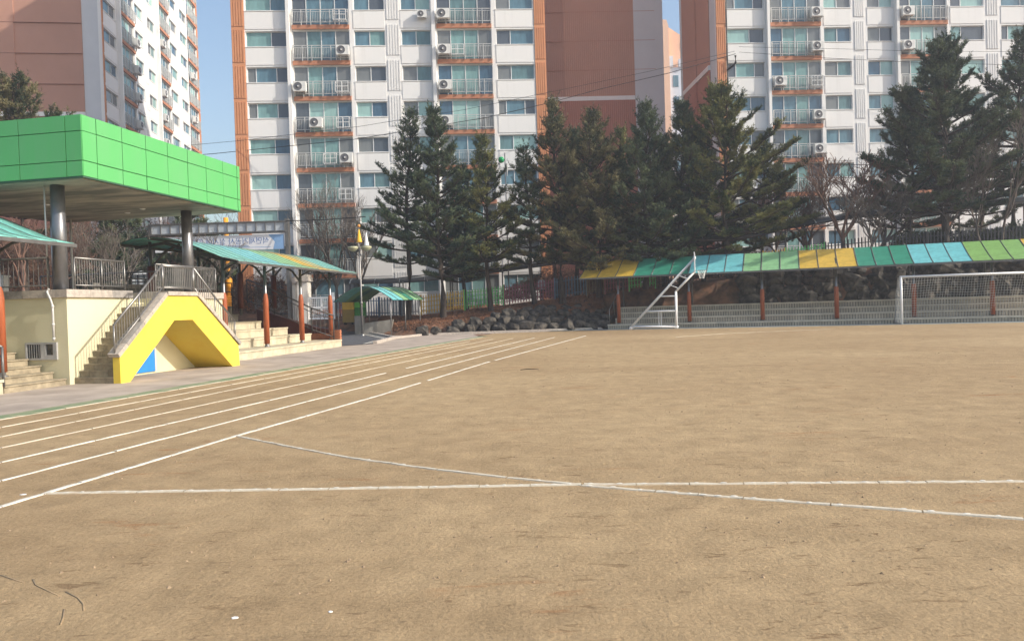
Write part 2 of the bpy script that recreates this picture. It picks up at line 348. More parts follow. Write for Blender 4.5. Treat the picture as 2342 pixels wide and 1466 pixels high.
def block(fr,cols,W_,z00,nf,H,depth,label,seed,gable=True,sides=(True,True),kmin=0):
    r=random.Random(seed); SH=2.8
    t=thing('apartment_building',label,'apartment building',fr,(0,0,0))
    ztop=z00+SH*nf; yb=.3
    MB().box((.02,yb,-2),(W_-.02,depth,H)).build('core_wall',WALLC,t)
    wall=MB(); pil=MB(); gro=MB(); slab=MB(); pan=MB(); win=[]
    x=0; zb=-2
    edges=sorted(cols,key=lambda c:c[0])
    wall.box((0,0,ztop),(W_,yb,H))
    for c in edges:
        a,b,ty=c[:3]
        if a>x+.01: wall.box((x,0,zb),(a,yb,ztop))
        x=b
        if ty=='O':
            wall.box((a,0,zb),(b,yb,ztop))
            for k in range(kmin,int((H-z00)/SH)):
                z=z00+SH*k; pil.box((a,-.05,z),(b,-.003,z+.28)); q=5; w=(b-a)/q
                for i in range(q): pil.box((a+i*w+.03,-.09,z+.28),(a+(i+1)*w-.03,-.003,z+2.8))
                pil.box((a,-.03,z+.28),(b,-.003,z+2.8))
            pil.build('corner_pilaster',ORANGE,t); pil=MB()
        elif ty=='G':
            wall.box((a,0,zb),(b,yb,ztop))
            for i in range(5): xx=(b-a)*i/4; gro.box((xx-.05,-.05,.75),(xx+.05,-.003,3.15))
            gme=gro.box((-.06,-.012,.72),(b-a+.06,-.003,3.18)).mesh('ribbed_panel',WALLW); gro=MB()
            for k in range(kmin,nf+2): link('ribbed_panel',gme,t,(a,0,z00+SH*k))
        elif ty=='F':
            wall.box((a,0,zb),(b,yb,ztop)); wall.box((a+.06,-.42,zb),(b-.06,-.003,H))
        elif ty in 'WS':
            wall.box((a,0,zb),(b,yb,z00+SH*kmin))
            for k in range(kmin,nf):
                z=z00+SH*k; wall.box((a,0,z),(b,yb,z+1.5)); wall.box((a,0,z+2.7),(b,yb,z+2.8))
                if k==kmin: pme=MB().box((a-.02,-.035,.06),(b-.02,-.003,1.38)).mesh('spandrel_panel',WALLW); sme=MB().box((a-.03,-.06,1.44),(b+.03,-.003,1.499)).mesh('window_sill',WALLW)
                link('spandrel_panel',pme,t,(0,0,z)); link('window_sill',sme,t,(0,0,z))
                if len(c)>3: sp=c[3]
                else: sp=[.5]
                if ty=='W' and r.random()<.15: sp=[.22,.72]
                bias=[[0,1,5,6,0],[2,4,5,2]] if sp[0]>.5 else [[2,4,3,5],[0,1,5,6,1]]
                if r.random()<.3: bias=[[0,1,3,5,6],[2,3,4,1,6]]
                if len(sp)==2: bias=[[2,3],[5,0],[2,3]]
                win.append((a,.12,z+1.5,b-a,1.2,sp,bias))
        elif ty=='B':
            wall.box((a,0,zb),(b,yb,z00+SH*kmin))
            for k in range(kmin,nf):
                z=z00+SH*k; link('balcony_slab',MB().box((a,-.14,0),(b,yb-.01,.34)).mesh('balcony_slab',SLABO),t,(0,0,z)); wall.box((a,0,z+2.74),(b,yb,z+2.8))
                q=r.choice([[2],[3],[2,4]]); mid=r.choice([[0,5],[1],[5,6],[0],[5]])
                win.append((a,.1,z+.34,b-a,2.4,[.25,.5,.75],[q,mid,mid,r.choice([q,q,[2,4],[3]])]))
                bal_rail(t,a+.02,-.24,z+.40,b-a-.04)
    if x<W_-.01: wall.box((x,0,zb),(W_,yb,ztop))
    wall.build('facade_wall',WALLW,t)
    if pil.v: pil.build('corner_pilaster',ORANGE,t)
    if gro.v: gro.build('ribbed_panel',WALLW,t)
    if slab.v: slab.build('balcony_slab',SLABO,t)
    if pan.v: pan.build('spandrel_panel',WALLW,t)
    for a,y,z,w,h,sp,bi in win: window(t,a,y,z,w,h,sp,r,bi)
    # gables
    def gab(xx,sg,name):
        bandz=z00+SH*7-.15
        g=MB(); g2=MB(); g3=MB()
        e=xx+sg*.05
        for (y0,y1,off) in ((1.7,depth*.5,.05),(depth*.5,depth-1.2,.14)):
            MB().box((xx,y0,bandz+.4),(xx+sg*off,y1,H-.5)).build('gable_wall_upper',BROWN,t); MB().box((xx,y0,-2),(xx+sg*off,y1,bandz)).build('gable_wall_lower',BROWN2,t)
        g3.box((xx,1.7,bandz),(xx+sg*.18,depth-1.2,bandz+.4))
        g3.build('gable_band',WALLW,t)
    if sides[0]: gab(0,-1,'l')
    if sides[1]: gab(W_,1,'r')
    MB().box((-.25,-.1,H),(W_+.25,depth+.25,H+.8)).box((2,2,H+.8),(8,depth-2,H+3.2)).build('roof_parapet',WALLC,t)
    return t
midcols=[(.0,1.0,'O'),(1.06,4.24,'W',[.62]),(4.24,4.62,'F'),(4.68,9.15,'B'),(9.5,11.93,'S'),(12.15,13.0,'G'),(13.2,15.55,'S'),(15.57,15.97,'F'),(16.02,20.4,'B'),(20.75,23.75,'W',[.38]),(23.82,24.7,'O')]
def cornerfr(px,py,Y,dx): p=at(px,py,Y); return Fr((p.x,p.y),(-dx,1))
MF=Fr((-21.28,58.3),(-.06,1))
block(MF,midcols,24.7,1.55,10,43,11,'white apartment block between two orange corner strips behind the pines',11)
rcols=[(0,.8,'O'),(.93,4.05,'W',[.6]),(4.1,4.45,'F'),(4.53,8.8,'B'),(9.1,11.4,'S'),(11.75,12.45,'G'),(12.8,15.0,'S'),(15.05,15.4,'F'),(15.45,19.65,'B'),(19.95,22.85,'W',[.33]),(23.15,24.0,'G'),(24.35,27.3,'W',[.6]),(27.35,27.7,'F'),(27.8,32,'B')]
RF=Fr((17.55,61.3),(-.05,1))
block(RF,rcols,33,1.7,10,43,10.5,'white apartment block at the right with a brown gable on its left side',12)
# left block: seen end-on, its windowed front turned to the right
LF=Fr((-37.2,69.0),(-1,-.13))
block(LF,[(.0,.25,'O'),(.4,3.4,'W',[.6]),(3.45,3.85,'F'),(3.9,8.2,'B'),(8.6,10.9,'S'),(11.2,12.0,'G'),(12.3,14.6,'S'),(14.7,15.1,'F'),(15.2,19.4,'B'),(19.8,22.6,'W',[.38]),(22.9,23.7,'G'),(24,26.8,'S'),(27,31,'B'),(31.1,31.6,'O')],31.6,1.0,16,52,15,
      'tall apartment block at the left seen end-on with a brown gable and crowded balconies',13,sides=(True,False),kmin=3)
# gable block behind the middle one
GF=Fr((0.5,71.7),(-.03,1))
t=thing('apartment_building','apartment block showing a windowless red-brown gable behind the pines in the centre','apartment building',GF,(0,0,0))
MB().box((0,.3,-2),(15.0,14,46)).build('core_wall',WALLC,t)
MB().box((12.15,0,-2),(15.0,.3,46)).build('pale_corner_strip',WALLC,t)
bz=21.35
for nm,m,a,b,z0,z1,y0 in (('gable_panel',BROWN3,0,5.3,bz+.4,46,.06),('gable_panel',BROWN,5.3,12.15,bz+.4,46,0),('gable_panel',BROWN2,0,5.3,-2,bz,.06),('gable_panel',BROWN2,5.3,12.15,-2,bz,0)):
    MB().box((a,y0,z0),(b,.3,z1)).build(nm,m,t)
MB().box((2.9 if 0 else 0,-.04,bz),(12.1,.3,bz+.4)).build('gable_band',WALLW,t)
def joints(t,fr_y,x0,x1,z0,n,name='wall_joint'):
    mb=MB()
    for k in range(n): mb.box((x0,fr_y-.012,z0+2.8*k),(x1,fr_y+.05,z0+2.8*k+.035))
    mb.build(name,BROWN2,t)
joints(t,0,0,14.2,bz+2.9,8)
# far block in the gap
p=at(1500,400,150); FF=Fr((p.x,p.y),(0,1))
t=thing('apartment_building','distant hazy apartment block with a peach gable glimpsed in the gap between two blocks','apartment building',FF,(0,0,0))
BL=mat('haze_tinted_white',(.62,.66,.72),.9,.03); PEACH=mat('peach_paint',(.80,.50,.34),.9,.03)  # blue of the haze is mixed into the white wall colour
MB().box((0,0,0),(3.4,12,49)).prism([(0,0,49),(3.4,0,49),(3.4,0,57),(3,0,58.5),(0,0,58.8)],(0,12,0)).prism([(3.4,2,49),(7.3,2,49),(7.3,2,55.3),(3.4,2,58)],(0,10,0)).build('peach_gable',PEACH,t)
MB().box((3.4,1,0),(9.5,12,49.2)).build('main_wall',BL,t); MB().box((3.3,.5,49.2),(4.2,1.6,51.4)).box((5.4,.5,49.2),(6.6,1.6,50.8)).build('roof_vent',BL,t)
for k in range(9):
    for a in (4.2,6.7,8.5): MB().box((a,.93,45.3-4.3*k),(a+1.1,1.02,47.6-4.3*k)).build('window',PANES[4] if k%2 else PANES[5],t)
MB().box((6.2,1.9,53.2),(7,2.02,54.6)).build('window',PANES[5],t)
# gable joints on left block (its end wall faces the camera)
lt=[o for o in C.objects if o.name.startswith('apartment_building')][2]
mb=MB()
for k in range(4,14): mb.box((-.17,1.7,1.0+2.8*k),(-.02,13.6,1.0+2.8*k+.04))
mb.build('wall_joint',BROWN3,lt)
# air conditioners and empty racks
GA='outdoor units hung on the balcony railings'
def zb_(z00,k): return z00+2.8*k
bs=[o for o in C.objects if o.name.startswith('apartment_building')]
od=['topmost','second','third','fourth','fifth']
def put(fr,z00,bx,w,lst,who):
    for k,side in lst:
        x={'l':bx+.55,'m':bx+1.7,'r':bx+w-.5}[side]; sd={'l':'left end','m':'left half','r':'right end'}[side]
        ac_unit(fr,x,-.46,zb_(z00,k)+.62,'white outdoor unit, %s of the %s balcony down, %s'%(sd,od[8-k],who),GA)
put(MF,1.55,4.68,4.47,[(7,'r'),(6,'l'),(5,'m'),(4,'r')],'left column, middle block')
put(MF,1.55,16.02,4.4,[(8,'l'),(7,'l'),(6,'l'),(5,'l')],'right column, middle block')
ac_unit(MF,14.9,-.3,zb_(1.55,8)+.75,'small outdoor unit on bare white wall of the middle block',GA).scale=(.75,.75,.75)
put(RF,1.7,4.53,4.27,[(8,'r'),(7,'r'),(6,'l'),(5,'r'),(4,'r')],'left column, right block')
put(RF,1.7,15.45,4.2,[(8,'l'),(7,'l')],'right column, right block')
for fr_,b,z0,x,k in ((MF,bs[0],1.55,8.0,8),(MF,bs[0],1.55,8.0,6),(MF,bs[0],1.55,8.0,5),(MF,bs[0],1.55,6.9,4),(MF,bs[0],1.55,17.15,7),(RF,bs[1],1.7,7.7,6),(MF,bs[0],1.55,8.0,3),(MF,bs[0],1.55,7,2)):
    ac_rack(b,x,-.2,zb_(z0,k)+.55)
rr_=random.Random(3); nm_=['lowest','second lowest','third lowest','fourth lowest','fifth lowest','sixth lowest','seventh lowest']
for bi,(bx,w,cn) in enumerate(((3.9,4.3,'nearest'),(15.2,4.2,'middle'),(27,4,'farthest'))):
    for q in range(7):
        if rr_.random()<.85: ac_unit(LF,bx+(w-.5 if bi==0 or rr_.random()<.6 else .6),-.48,1.0+2.8*(4+q+(bi>0))+.62,'outdoor unit on the %s balcony of the %s column, left block'%(nm_[q],cn),'outdoor units jutting from the left block')
# black cable bracket and downpipe on the right block
BR=RF.w(.9,-.25,0)
t=thing('cable_bracket','black bent cable bracket on the orange corner of the right block','bracket',RF,(1.0,-.2,20.6))
MB().tube([(-.15,.15,0),(.25,-.1,.25),(.42,-.2,.45),(.42,-.2,1.05)],.09,8).build('bent_arm',BLACK,t)
tag(MB().tube([(0,0,0),(0,0,40)],.05,6).build('downpipe',BLACK,None,RF.w(.86,-.08,1)),'thin black downpipe running up beside the orange corner strip of the right block','pipe')
# ------------------------------------------------------------------ pavilion (podium, columns, green canopy)
pav=thing('pavilion','cream pavilion podium with steel columns carrying a green panelled canopy','pavilion',LC,(0,0,0))
PW=7.2; PD=6.9
body=MB(); body.box((-PW,0,-.1),(0,2.3,2.2)); body.box((-PW,2.3,-.1),(-.0,3.45,1.95)); body.box((-PW,3.45,-.1),(0,PD,2.2)); body.box((-PW,2.3,1.95),(-.75,3.45,2.2)); body.box((-.75,2.3,1.95),(-.4,3.45,2.08))
body.build('podium_wall',CREAM,pav)
def coping(par,x0,x1,y0,y1,z0,z1,along,step,m=None):
    L=(x1-x0) if along=='x' else (y1-y0); n=max(1,round(abs(L)/step)); g=.004
    for i in range(n):
        a=i/n*L+g; b=(i+1)/n*L-g
        if along=='x': MB().box((x0+a,y0,z0),(x0+b,y1,z1)).build('coping_stone',m or (STONE if rnd.random()<.6 else STONE2),par)
        else: MB().box((x0,y0+a,z0),(x1,y0+b,z1)).build('coping_stone',m or (STONE if rnd.random()<.6 else STONE2),par)
coping(pav,-.35,.07,-.07,2.36,2.2,2.4,'y',.8)
coping(pav,-.35,.07,3.42,PD,2.2,2.4,'y',.8)
coping(pav,-PW,-.36,-.07,.35,2.2,2.4,'x',.9)
MB().box((-PW,.36,2.2),(-.36,2.3,2.385)).box((-PW,3.45,2.2),(-.36,PD,2.385)).build('podium_floor',STONE2,pav)
# columns
cp=[(-.33,.22),(-.33,5.55),(-5.2,5.55),(-5.2,.22)]
for a,b in cp: MB().tube([(a,b,2.38),(a,b,5.1)],.165,24).lathe([(.24,2.385),(.24,2.40),(.17,2.41)],(a,b,0),20).build('column',COLM,pav)
# canopy
x0,x1,y0,y1=-5.95,.98,-.42,6.62; zb,ztp=5.08,6.60
MB().box((x0+.04,y0+.04,zb+.02),(x1-.04,y1-.04,ztp-.03)).build('canopy_core',GJOINT,pav)
MB().box((x0+.10,y0+.10,zb-.03),(x1-.10,y1-.10,zb+.015)).build('canopy_ceiling',CEIL,pav)
mb=MB(); 
mb.box((x0,y0,zb-.005),(x1,y0+.10,zb+.018)).box((x0,y1-.10,zb-.005),(x1,y1,zb+.018)).box((x0,y0+.1,zb-.005),(x0+.1,y1-.1,zb+.018)).box((x1-.1,y0+.1,zb-.005),(x1,y1-.1,zb+.018)); mb.build('canopy_trim',CEDGE,pav)
yj=[y0,.06,.97,1.9,2.83,3.76,4.69,5.62,6.45,y1]; zj=[zb+.02,zb+.40,zb+1.12,ztp]; g=.010
for i in range(len(yj)-1):
    for j in range(3):
        MB().box((x1-.039,yj[i]+g,zj[j]+g),(x1+.006,yj[i+1]-g,zj[j+1]-g)).build('fascia_panel',GREEN,pav).location=(rnd.uniform(-.004,.004),rnd.uniform(-.003,.003),rnd.uniform(-.003,.003))
        MB().box((x0-.006,yj[i]+g,zj[j]+g),(x0+.039,yj[i+1]-g,zj[j+1]-g)).build('fascia_panel',GREEN,pav)
xj=[x1]; 
q=x1-.45
while q>x0+.6: xj.append(q); q-=1.32
xj+= [x0+.35,x0]
for i in range(len(xj)-1):
    for j in range(3):
        MB().box((xj[i]-g,y0-.006,zj[j]+g),(xj[i+1]+g,y0+.039,zj[j+1]-g)).build('fascia_panel',GREEN,pav)
        MB().box((xj[i]-g,y1-.039,zj[j]+g),(xj[i+1]+g,y1+.006,zj[j+1]-g)).build('fascia_panel',GREEN,pav)
MB().box((x0+.05,y0+.05,ztp-.03),(x1-.05,y1-.05,ztp-.012)).build('canopy_top',GJOINT,pav)
for a,b in ((-1.2,4.6),(-3.0,2.8),(-2.2,5.2)): MB().lathe([(0,-.045),(.07,-.045),(.09,-.03)],(a,b,zb),14).build('ceiling_light',WPAINT,pav)
# window in the shaded wall
wn=MB(); a,b,z0,z1=-1.22,-.30,.64,1.08
wn.box((a,-.05,z0),(b,-.003,z0+.045)).box((a,-.05,z1-.045),(b,-.003,z1)).box((a,-.05,z0+.045),(a+.045,-.003,z1-.045)).box((b-.045,-.05,z0+.045),(b,-.003,z1-.045)).box((-.78,-.045,z0+.045),(-.72,-.003,z1-.045))
wn.box((-.72,-.04,z0+.045),(-.63,-.006,z1-.045)).box((-.42,-.04,z0+.045),(-.345,-.006,z1-.045)).box((-.63,-.04,z0+.045),(-.42,-.006,z0+.12))
wo_=wn.build('window',ALU,pav); MB().box((-1.17,-.012,.69),(-.79,-.004,1.03)).build('pane',GLASSD,wo_); MB().box((-.7,-.012,.69),(-.35,-.004,1.03)).build('pane',GLASSD,wo_)
sb=MB()
for i in range(5): sb.box((-1.12+i*.07,-.035,.69),(-1.107+i*.07,-.015,1.03))
sb.build('security_bars',ALU,wo_)
dp=MB().tube([(-.50,-.0,2.42),(-.46,-.1,2.34),(-.36,-.12,2.16),(-.33,-.09,2.0),(-.33,-.09,1.12)],.028,8)
for z in (1.15,1.5,1.95): dp.tube([(-.33,-.09,z),(-.33,-.09,z+.05)],.036,8)
dp.build('drainpipe',PIPEW,pav)
MB().tube([(-.62,.12,2.4),(-.62,.12,5.08)],.02,6).build('conduit',PIPEW,pav)
MB().tube([(-4.9,5.85,2.4),(-4.9,5.85,5.08)],.035,6).build('conduit',PIPEW,pav)
# wall under the stair arch (small door, painted triangle)
MB().box((.004,2.05,.06),(.05,3.2,1.15)).build('side_door',BLUE,pav); MB().box((.004,3.2,.06),(.06,3.27,1.2)).build('door_jamb',PIPEW,pav)
MB().box((-.9,4.6,2.42),(-.2,5.2,3.0)) 
def railing(par,pts,h,sp,m,r=.022,posts=True,bz=.12,name='railing',mid=None):
    """pts: local base points; balusters are parts of the railing"""
    P=[Vector(p) for p in pts]; mb=MB()
    mb.tube([p+Vector((0,0,h)) for p in P],r*1.25,8); mb.tube([p+Vector((0,0,bz)) for p in P],r*.85,6)
    if mid: mb.tube([p+Vector((0,0,mid)) for p in P],r*.7,6)
    for p in P: mb.tube([p,p+Vector((0,0,h))],r,8)
    o=mb.build(name,m,par); bm=None
    for a,b in zip(P,P[1:]):
        L=math.hypot(b.x-a.x,b.y-a.y); n=max(1,round(L/sp))
        if bm is None: bm=MB().tube([(0,0,bz),(0,0,(mid or h)-.01)],r*.42,5,False).mesh('baluster',m)
        for i in range(1,n):
            q=a.lerp(b,i/n); link('baluster',bm,o,q)
        mm=a.lerp(b,.5)
    return o
railing(pav,[(-.12,.44,2.4),(-.12,1.4,2.4),(-.12,2.28,2.4)],.82,.085,STEEL)
railing(pav,[(-.1,3.6,2.4),(-.1,6.7,2.4)],.82,.085,STEEL)
railing(pav,[(-7.0,.1,2.4),(-3.9,.1,2.4),(-2.2,.1,2.4),(-.58,.1,2.4)],.82,.15,DSTEEL)
railing(pav,[(-7.0,6.75,2.4),(-3.5,6.75,2.4),(-.2,6.75,2.4)],.82,.15,DSTEEL)
# ------------------------------------------------------------------ yellow staircase
st=thing('staircase','bright yellow arched double staircase climbing to the pavilion podium','staircase',LC,(.6,0,0))
ox=-.6
outer=[(.15,0),(.15,.65),(2.1,2.22),(3.44,2.22),(5.6,.65),(5.63,0)]; inner=[(5.22,0),(3.21,1.53),(2.37,1.53),(.63,.12),(.49,0)]
MB().prism([(1.12+ox,a,b) for a,b in outer+inner],(.2,0,0)).build('parapet_wall',YELLOW,st)
sl_=[(.25,0),(.32,.05),(2.12,1.74),(3.44,1.74),(5.45,.05),(5.5,0)]
MB().prism([(.01+ox,a,b) for a,b in sl_+inner],(1.105,0,0)).build('stair_slab',YELLOW,st)
nst=12; tr=(2.12-.17)/nst; rs=1.93/nst
for side in (0,1):
    for i in range(nst):
        mb=MB(); z0=i*rs; z1=(i+1)*rs
        for j in range(4):
            a=.02+j*.273; b=a+.263
            if side==0: mb.box((a+ox,.17+i*tr,z0 if i else 0),(b+ox,.19+(i+1)*tr,z1-.03))
            else: mb.box((a+ox,5.40-(i+1)*tr,z0),(b+ox,5.42-i*tr,z1-.03))
        if side==0: mb.box((.012+ox,.15+i*tr,z1-.03),(1.115+ox,.19+(i+1)*tr,z1))
        else: mb.box((.012+ox,5.40-(i+1)*tr,z1-.03),(1.115+ox,5.44-i*tr,z1))
        mb.build('step',TILE,st)
MB().box((.012+ox,2.15,1.86),(1.115+ox,3.42,1.945)).build('landing',STONE2,st)
path=[(.10,.655),(2.08,2.225),(3.46,2.225),(5.65,.655)]
for (a,b) in zip(path,path[1:]):
    L=math.hypot(b[0]-a[0],b[1]-a[1]); n=max(2,round(L/.45)); d=((b[0]-a[0])/L,(b[1]-a[1])/L); nr=(-d[1],d[0])
    for i in range(n):
        p0=L*i/n+.004; p1=L*(i+1)/n-.004; th=.11
        q=[(a[0]+d[0]*p0,a[1]+d[1]*p0),(a[0]+d[0]*p1,a[1]+d[1]*p1)]
        MB().prism([(1.06+ox,q[0][0],q[0][1]),(1.06+ox,q[1][0],q[1][1]),(1.06+ox,q[1][0]+nr[0]*th,q[1][1]+nr[1]*th),(1.06+ox,q[0][0]+nr[0]*th,q[0][1]+nr[1]*th)],(.31,0,0)).build('coping_stone',STONE if rnd.random()<.7 else STONE2,st)
rx=1.24+ox
railing(st,[(rx,.08,.74),(rx,1.05,1.52),(rx,2.04,2.34)],.72,.1,STEEL,.024)
railing(st,[(rx,2.06,2.34),(rx,3.42,2.34)],.70,.085,STEEL,.024)
railing(st,[(rx,3.46,2.34),(rx,4.5,1.5),(rx,5.56,.74)],.70,.1,STEEL,.024)
# ------------------------------------------------------------------ curved canopies over the terraces
PROF=[(0.42,3.52),(-.25,3.68),(-.9,3.95),(-1.6,4.24),(-2.3,4.42),(-3.0,4.5),(-3.7,4.46),(-4.2,4.32)]
def curved_canopy(u0,u1,cols,posts,label,name='curved_canopy',backposts=True,pz=.33,bz_=1.62):
    t=thing(name,label,'canopy',LC,(0,u0,0)); n=len(cols); L=u1-u0
    for i,c in enumerate(cols):
        a=i*L/n+.012; b=(i+1)*L/n-.012; vs=[];fs=[]
        for k,(x,z) in enumerate(PROF): vs+=[(x,a,z),(x,b,z),(x,a,z-.02),(x,b,z-.02)]
        for k in range(len(PROF)-1):
            q=4*k; fs+=[(q,q+1,q+5,q+4),(q+2,q+6,q+7,q+3),(q,q+4,q+6,q+2),(q+1,q+3,q+7,q+5)]
        fs+=[(0,2,3,1),(q+4,q+5,q+7,q+6)]
        MB().add(vs,fs,True).build('roof_panel',PC[c],t)
    rib=MB().tube([(x,0,z-.004) for x,z in PROF],.014,5).mesh('roof_rib',FRAME)
    for i in range(n+1): link('roof_rib',rib,t,(0,i*L/n,0))
    mb=MB()
    for x,z in (PROF[0],PROF[3],PROF[5],PROF[7]): mb.bar((x,-.05,z-.06),(x,L+.05,z-.06),.07,.09)
    mb.build('edge_beam',DSTEEL,t)
    for i,u in enumerate(posts):
        y=u-u0
        MB().tube([(-.62,y,pz),(-.62,y,3.7)],.062,12).build('post',COLM,t)
        s_=MB().lathe([(.0,0),(.11,0),(.11,1.72),(.09,1.9),(.064,2.0)],(-.62,y,pz+.12),16); s_.build('post_sleeve',SLEEVE,t)
        MB().lathe([(0,0),(.13,0),(.13,.03),(.08,.05),(.08,.14)],(-.62,y,pz),12).build('post_base',STEEL,t)
        if backposts:
            MB().tube([(-3.5,y,bz_),(-3.5,y,4.4)],.06,10).build('post',DSTEEL,t)
            MB().lathe([(0,0),(.13,0),(.13,1.55),(.064,1.6)],(-3.5,y,bz_+.3),14).build('post_sleeve',SLEEVED,t)
        MB().tube([(-.62,y,3.0),(-1.0,y,3.5),(-1.8,y,3.95),(-2.6,y,4.2)],.045,6).tube([(-.62,y,3.25),(-.2,y,3.45),(.25,y,3.55)],.035,6).tube([(-3.5,y,3.4),(-3.0,y,3.95),(-2.3,y,4.25)],.045,6).bar((.2,y,3.52),(-.7,y,3.66),.06,.1).bar((-.7,y,3.66),(-2.9,y,4.33),.06,.12).bar((-2.9,y,4.33),(-4.1,y,4.2),.06,.1).build('bracket_arm',FRAME,t)
    return t
cc=['teal']*4+['cyan']*4+['lime']*4+['yellow']*2+['olive']*2+['teal']*4
curved_canopy(7.3,17.9,cc,[8.0,10.94,13.98,17.0],'wavy canopy of teal, blue and yellow panels right of the yellow stair')
curved_canopy(-11.5,-.15,['teal']*20,[-10.6,-7.4,-4.3,-1.35],'teal wavy canopy at the left edge, its near part out of frame')
# stone terraces
def terrace(u0,ends,label,name='stone_terrace'):
    t=thing(name,label,'terrace',LC,(0,u0,0)); tw=.82; th=.335
    for k,e in enumerate(ends):
        f=0 if k==0 else -.5-tw*k; bk=-.5-tw*(k+1)-.05; L=e-u0
        if k==0: f=0
        n=max(2,round(L/1.75)); off=(k%2)*.5
        cuts=[0]+[min(L,(i+off)*L/n) for i in range(1 if off==0 else 0,n+1)]; cuts=sorted(set([round(c,3) for c in cuts if c<L-.05]+[round(L,3)]))
        for a,b in zip(cuts,cuts[1:]):
            MB().box((bk,a+.006,(k-1)*th if k else -.05),(f,b-.006,(k+1)*th-.07)).box((bk,a+.004,(k+1)*th-.068),(f+.035,b-.004,(k+1)*th)).build('stone_block',SEAT if k<4 else CONC,t)
    return t
terrace(5.75,[16.75,16.3,15.6,14.7,14.2],'pale stone seating terrace with joints, right of the yellow stair')
terrace(-11.5,[-1.95]*5,'stone seating terrace at the left edge below the teal canopy')
# stairs next to the left terrace
t=thing('stone_steps','small stone steps with rough risers beside the left terrace','steps',LC,(0,-1.9,0))
for k in range(11):
    MB().box((-4.6,.02,k*.17-.02 if k else -.05),(-.05-k*.36,1.82,(k+1)*.17-.03)).box((-4.6,.012,(k+1)*.17-.03),(-.02-k*.36,1.83,(k+1)*.17)).build('step',TILE,t)
railing(t,[(.0,-.04,.17),(-1.3,-.04,.8),(-2.6,-.04,1.42)],.88,.2,DSTEEL,.03,mid=.66)
# concrete back wall, stair rail and brick end at far end of the terrace
t=thing('retaining_wall','stained concrete wall with a steel rail behind the top of the stone terrace','wall',LC,(-4.75,6.95,0))
MB().box((-.25,0,0),(0,8.4,2.05)).build('wall',CONC,t)
mb=MB()
for i in range(8): mb.bar((.02,i*1.2,1.2),(.02,i*1.2,3.15),.04,.04)
mb.box((-.02,0,3.1),(.05,8.4,3.15)).box((-.02,0,2.7),(.05,8.4,2.74)).box((-.02,0,1.98),(.04,8.4,2.01)); mb.build('steel_rail',FRAME,t)
MB().box((-.6,.2,2.05),(-.5,8.2,2.95)).build('back_panel',CONC,t)
t=thing('brick_stair_wall','orange brick stair flank with a sloping dark handrail at the far end of the terrace','wall',LC,(-.45,17.0,0))
MB().prism([(0,0,0),(0,0,.78),(-.9,0,.9),(-4,0,1.9),(-4,0,0)],(0,.3,0)).build('sloping_wall',SLEEVED,t)
BK=[]
bmesh_brick=MB().box((-.11,-.02,-.03),(.11,.02,.03)).mesh('brick',BRICK)
MB().box((-.02,-.15,0),(.22,.3,.80)).build('brick_pier',SLEEVED,t)
for r_ in range(11):
    for c in range(2): link('brick',bmesh_brick,t,(.02+c*.235-(.05 if r_%2 else 0),-.17,.045+r_*.07))
    link('brick',bmesh_brick,t,(.24,.08+(.05 if r_%2 else 0),.045+r_*.07),rz=math.pi/2)
for r_ in range(9):
    for c in range(6):
        if r_*.07<.7+c*.06: link('brick',bmesh_brick,t,(-.25-c*.235-(.1 if r_%2 else 0),-.012,.045+r_*.07))
railing(t,[(.1,-.3,.33),(-1.0,-.3,.72),(-3.2,-.3,1.75),(-4.3,-.3,2.2)],1.15,.22,FRAME,.028,mid=.95)
# ------------------------------------------------------------------ track lines (nailed tape)
WASH=MB().lathe([(0,.010),(.016,.009),(.024,.0)],(0,0,0),8).mesh('nail_cap',WHITEL)
def tape(pts,width,piece,label,caps=0,m=WHITEL,skip=(),name='track_line',grp='white tape lines on the sand',jit=.004):
    P=[Vector((p[0],p[1],0)) for p in pts]; t=thing(name,label,'track line',WF,(P[0].x,P[0].y,0),grp); o=P[0]
    seg=[]; 
    tot=0
    for a,b in zip(P,P[1:]):
        L=(b-a).length; n=max(1,round(L/piece)); seg+=[(a.lerp(b,i/n),a.lerp(b,(i+1)/n)) for i in range(n)]
    for i,(a,b) in enumerate(seg):
        f=(i+.5)/len(seg)
        if any(s0<=f<=s1 for s0,s1 in skip): continue
        d=(b-a).normalized(); s=Vector((-d.y,d.x,0)); mb=MB(); w=width/2; nn=4; vs=[]
        for k in range(nn+1):
            q=a.lerp(b,.008+.984*k/nn)-o; e=rnd.uniform(-jit,jit); zz=.007+rnd.uniform(-.002,.004)
            vs+=[q+s*(w+e)+Vector((0,0,.0)),q+s*(w*.8+e)+Vector((0,0,zz)),q-s*(w*.8-e)+Vector((0,0,zz)),q-s*(w-e)+Vector((0,0,.0))]
        fs=[(4*k+j,4*k+j+4,4*k+j+5,4*k+j+1) for k in range(nn) for j in range(3)]
        mb.add(vs,[f[::-1] for f in fs]); mb.build('tape_strip',m,t)
        if caps:
            for k in range(caps):
                q=a.lerp(b,(k+.35+rnd.uniform(-.12,.12))/caps)-o+s*rnd.uniform(-.01,.015)
                c=link('nail_cap',WASH,t,(q.x,q.y,.008)); c.scale=(rnd.uniform(.9,1.5),rnd.uniform(.6,.9),.45)
    return t
def G2(*pp): return [gp(*p)[:2] for p in pp]
tape([(-4.95,4.9)]+G2((0,1159.5),(540,997),(865,905),(1110,830),(1340,768)),.056,.45,'nearest thick white lane line, where both cross tapes start',1,skip=((.348,.363),(.512,.520)))
def far(px_,py_): return tuple(gp(px_,py_)[:2])
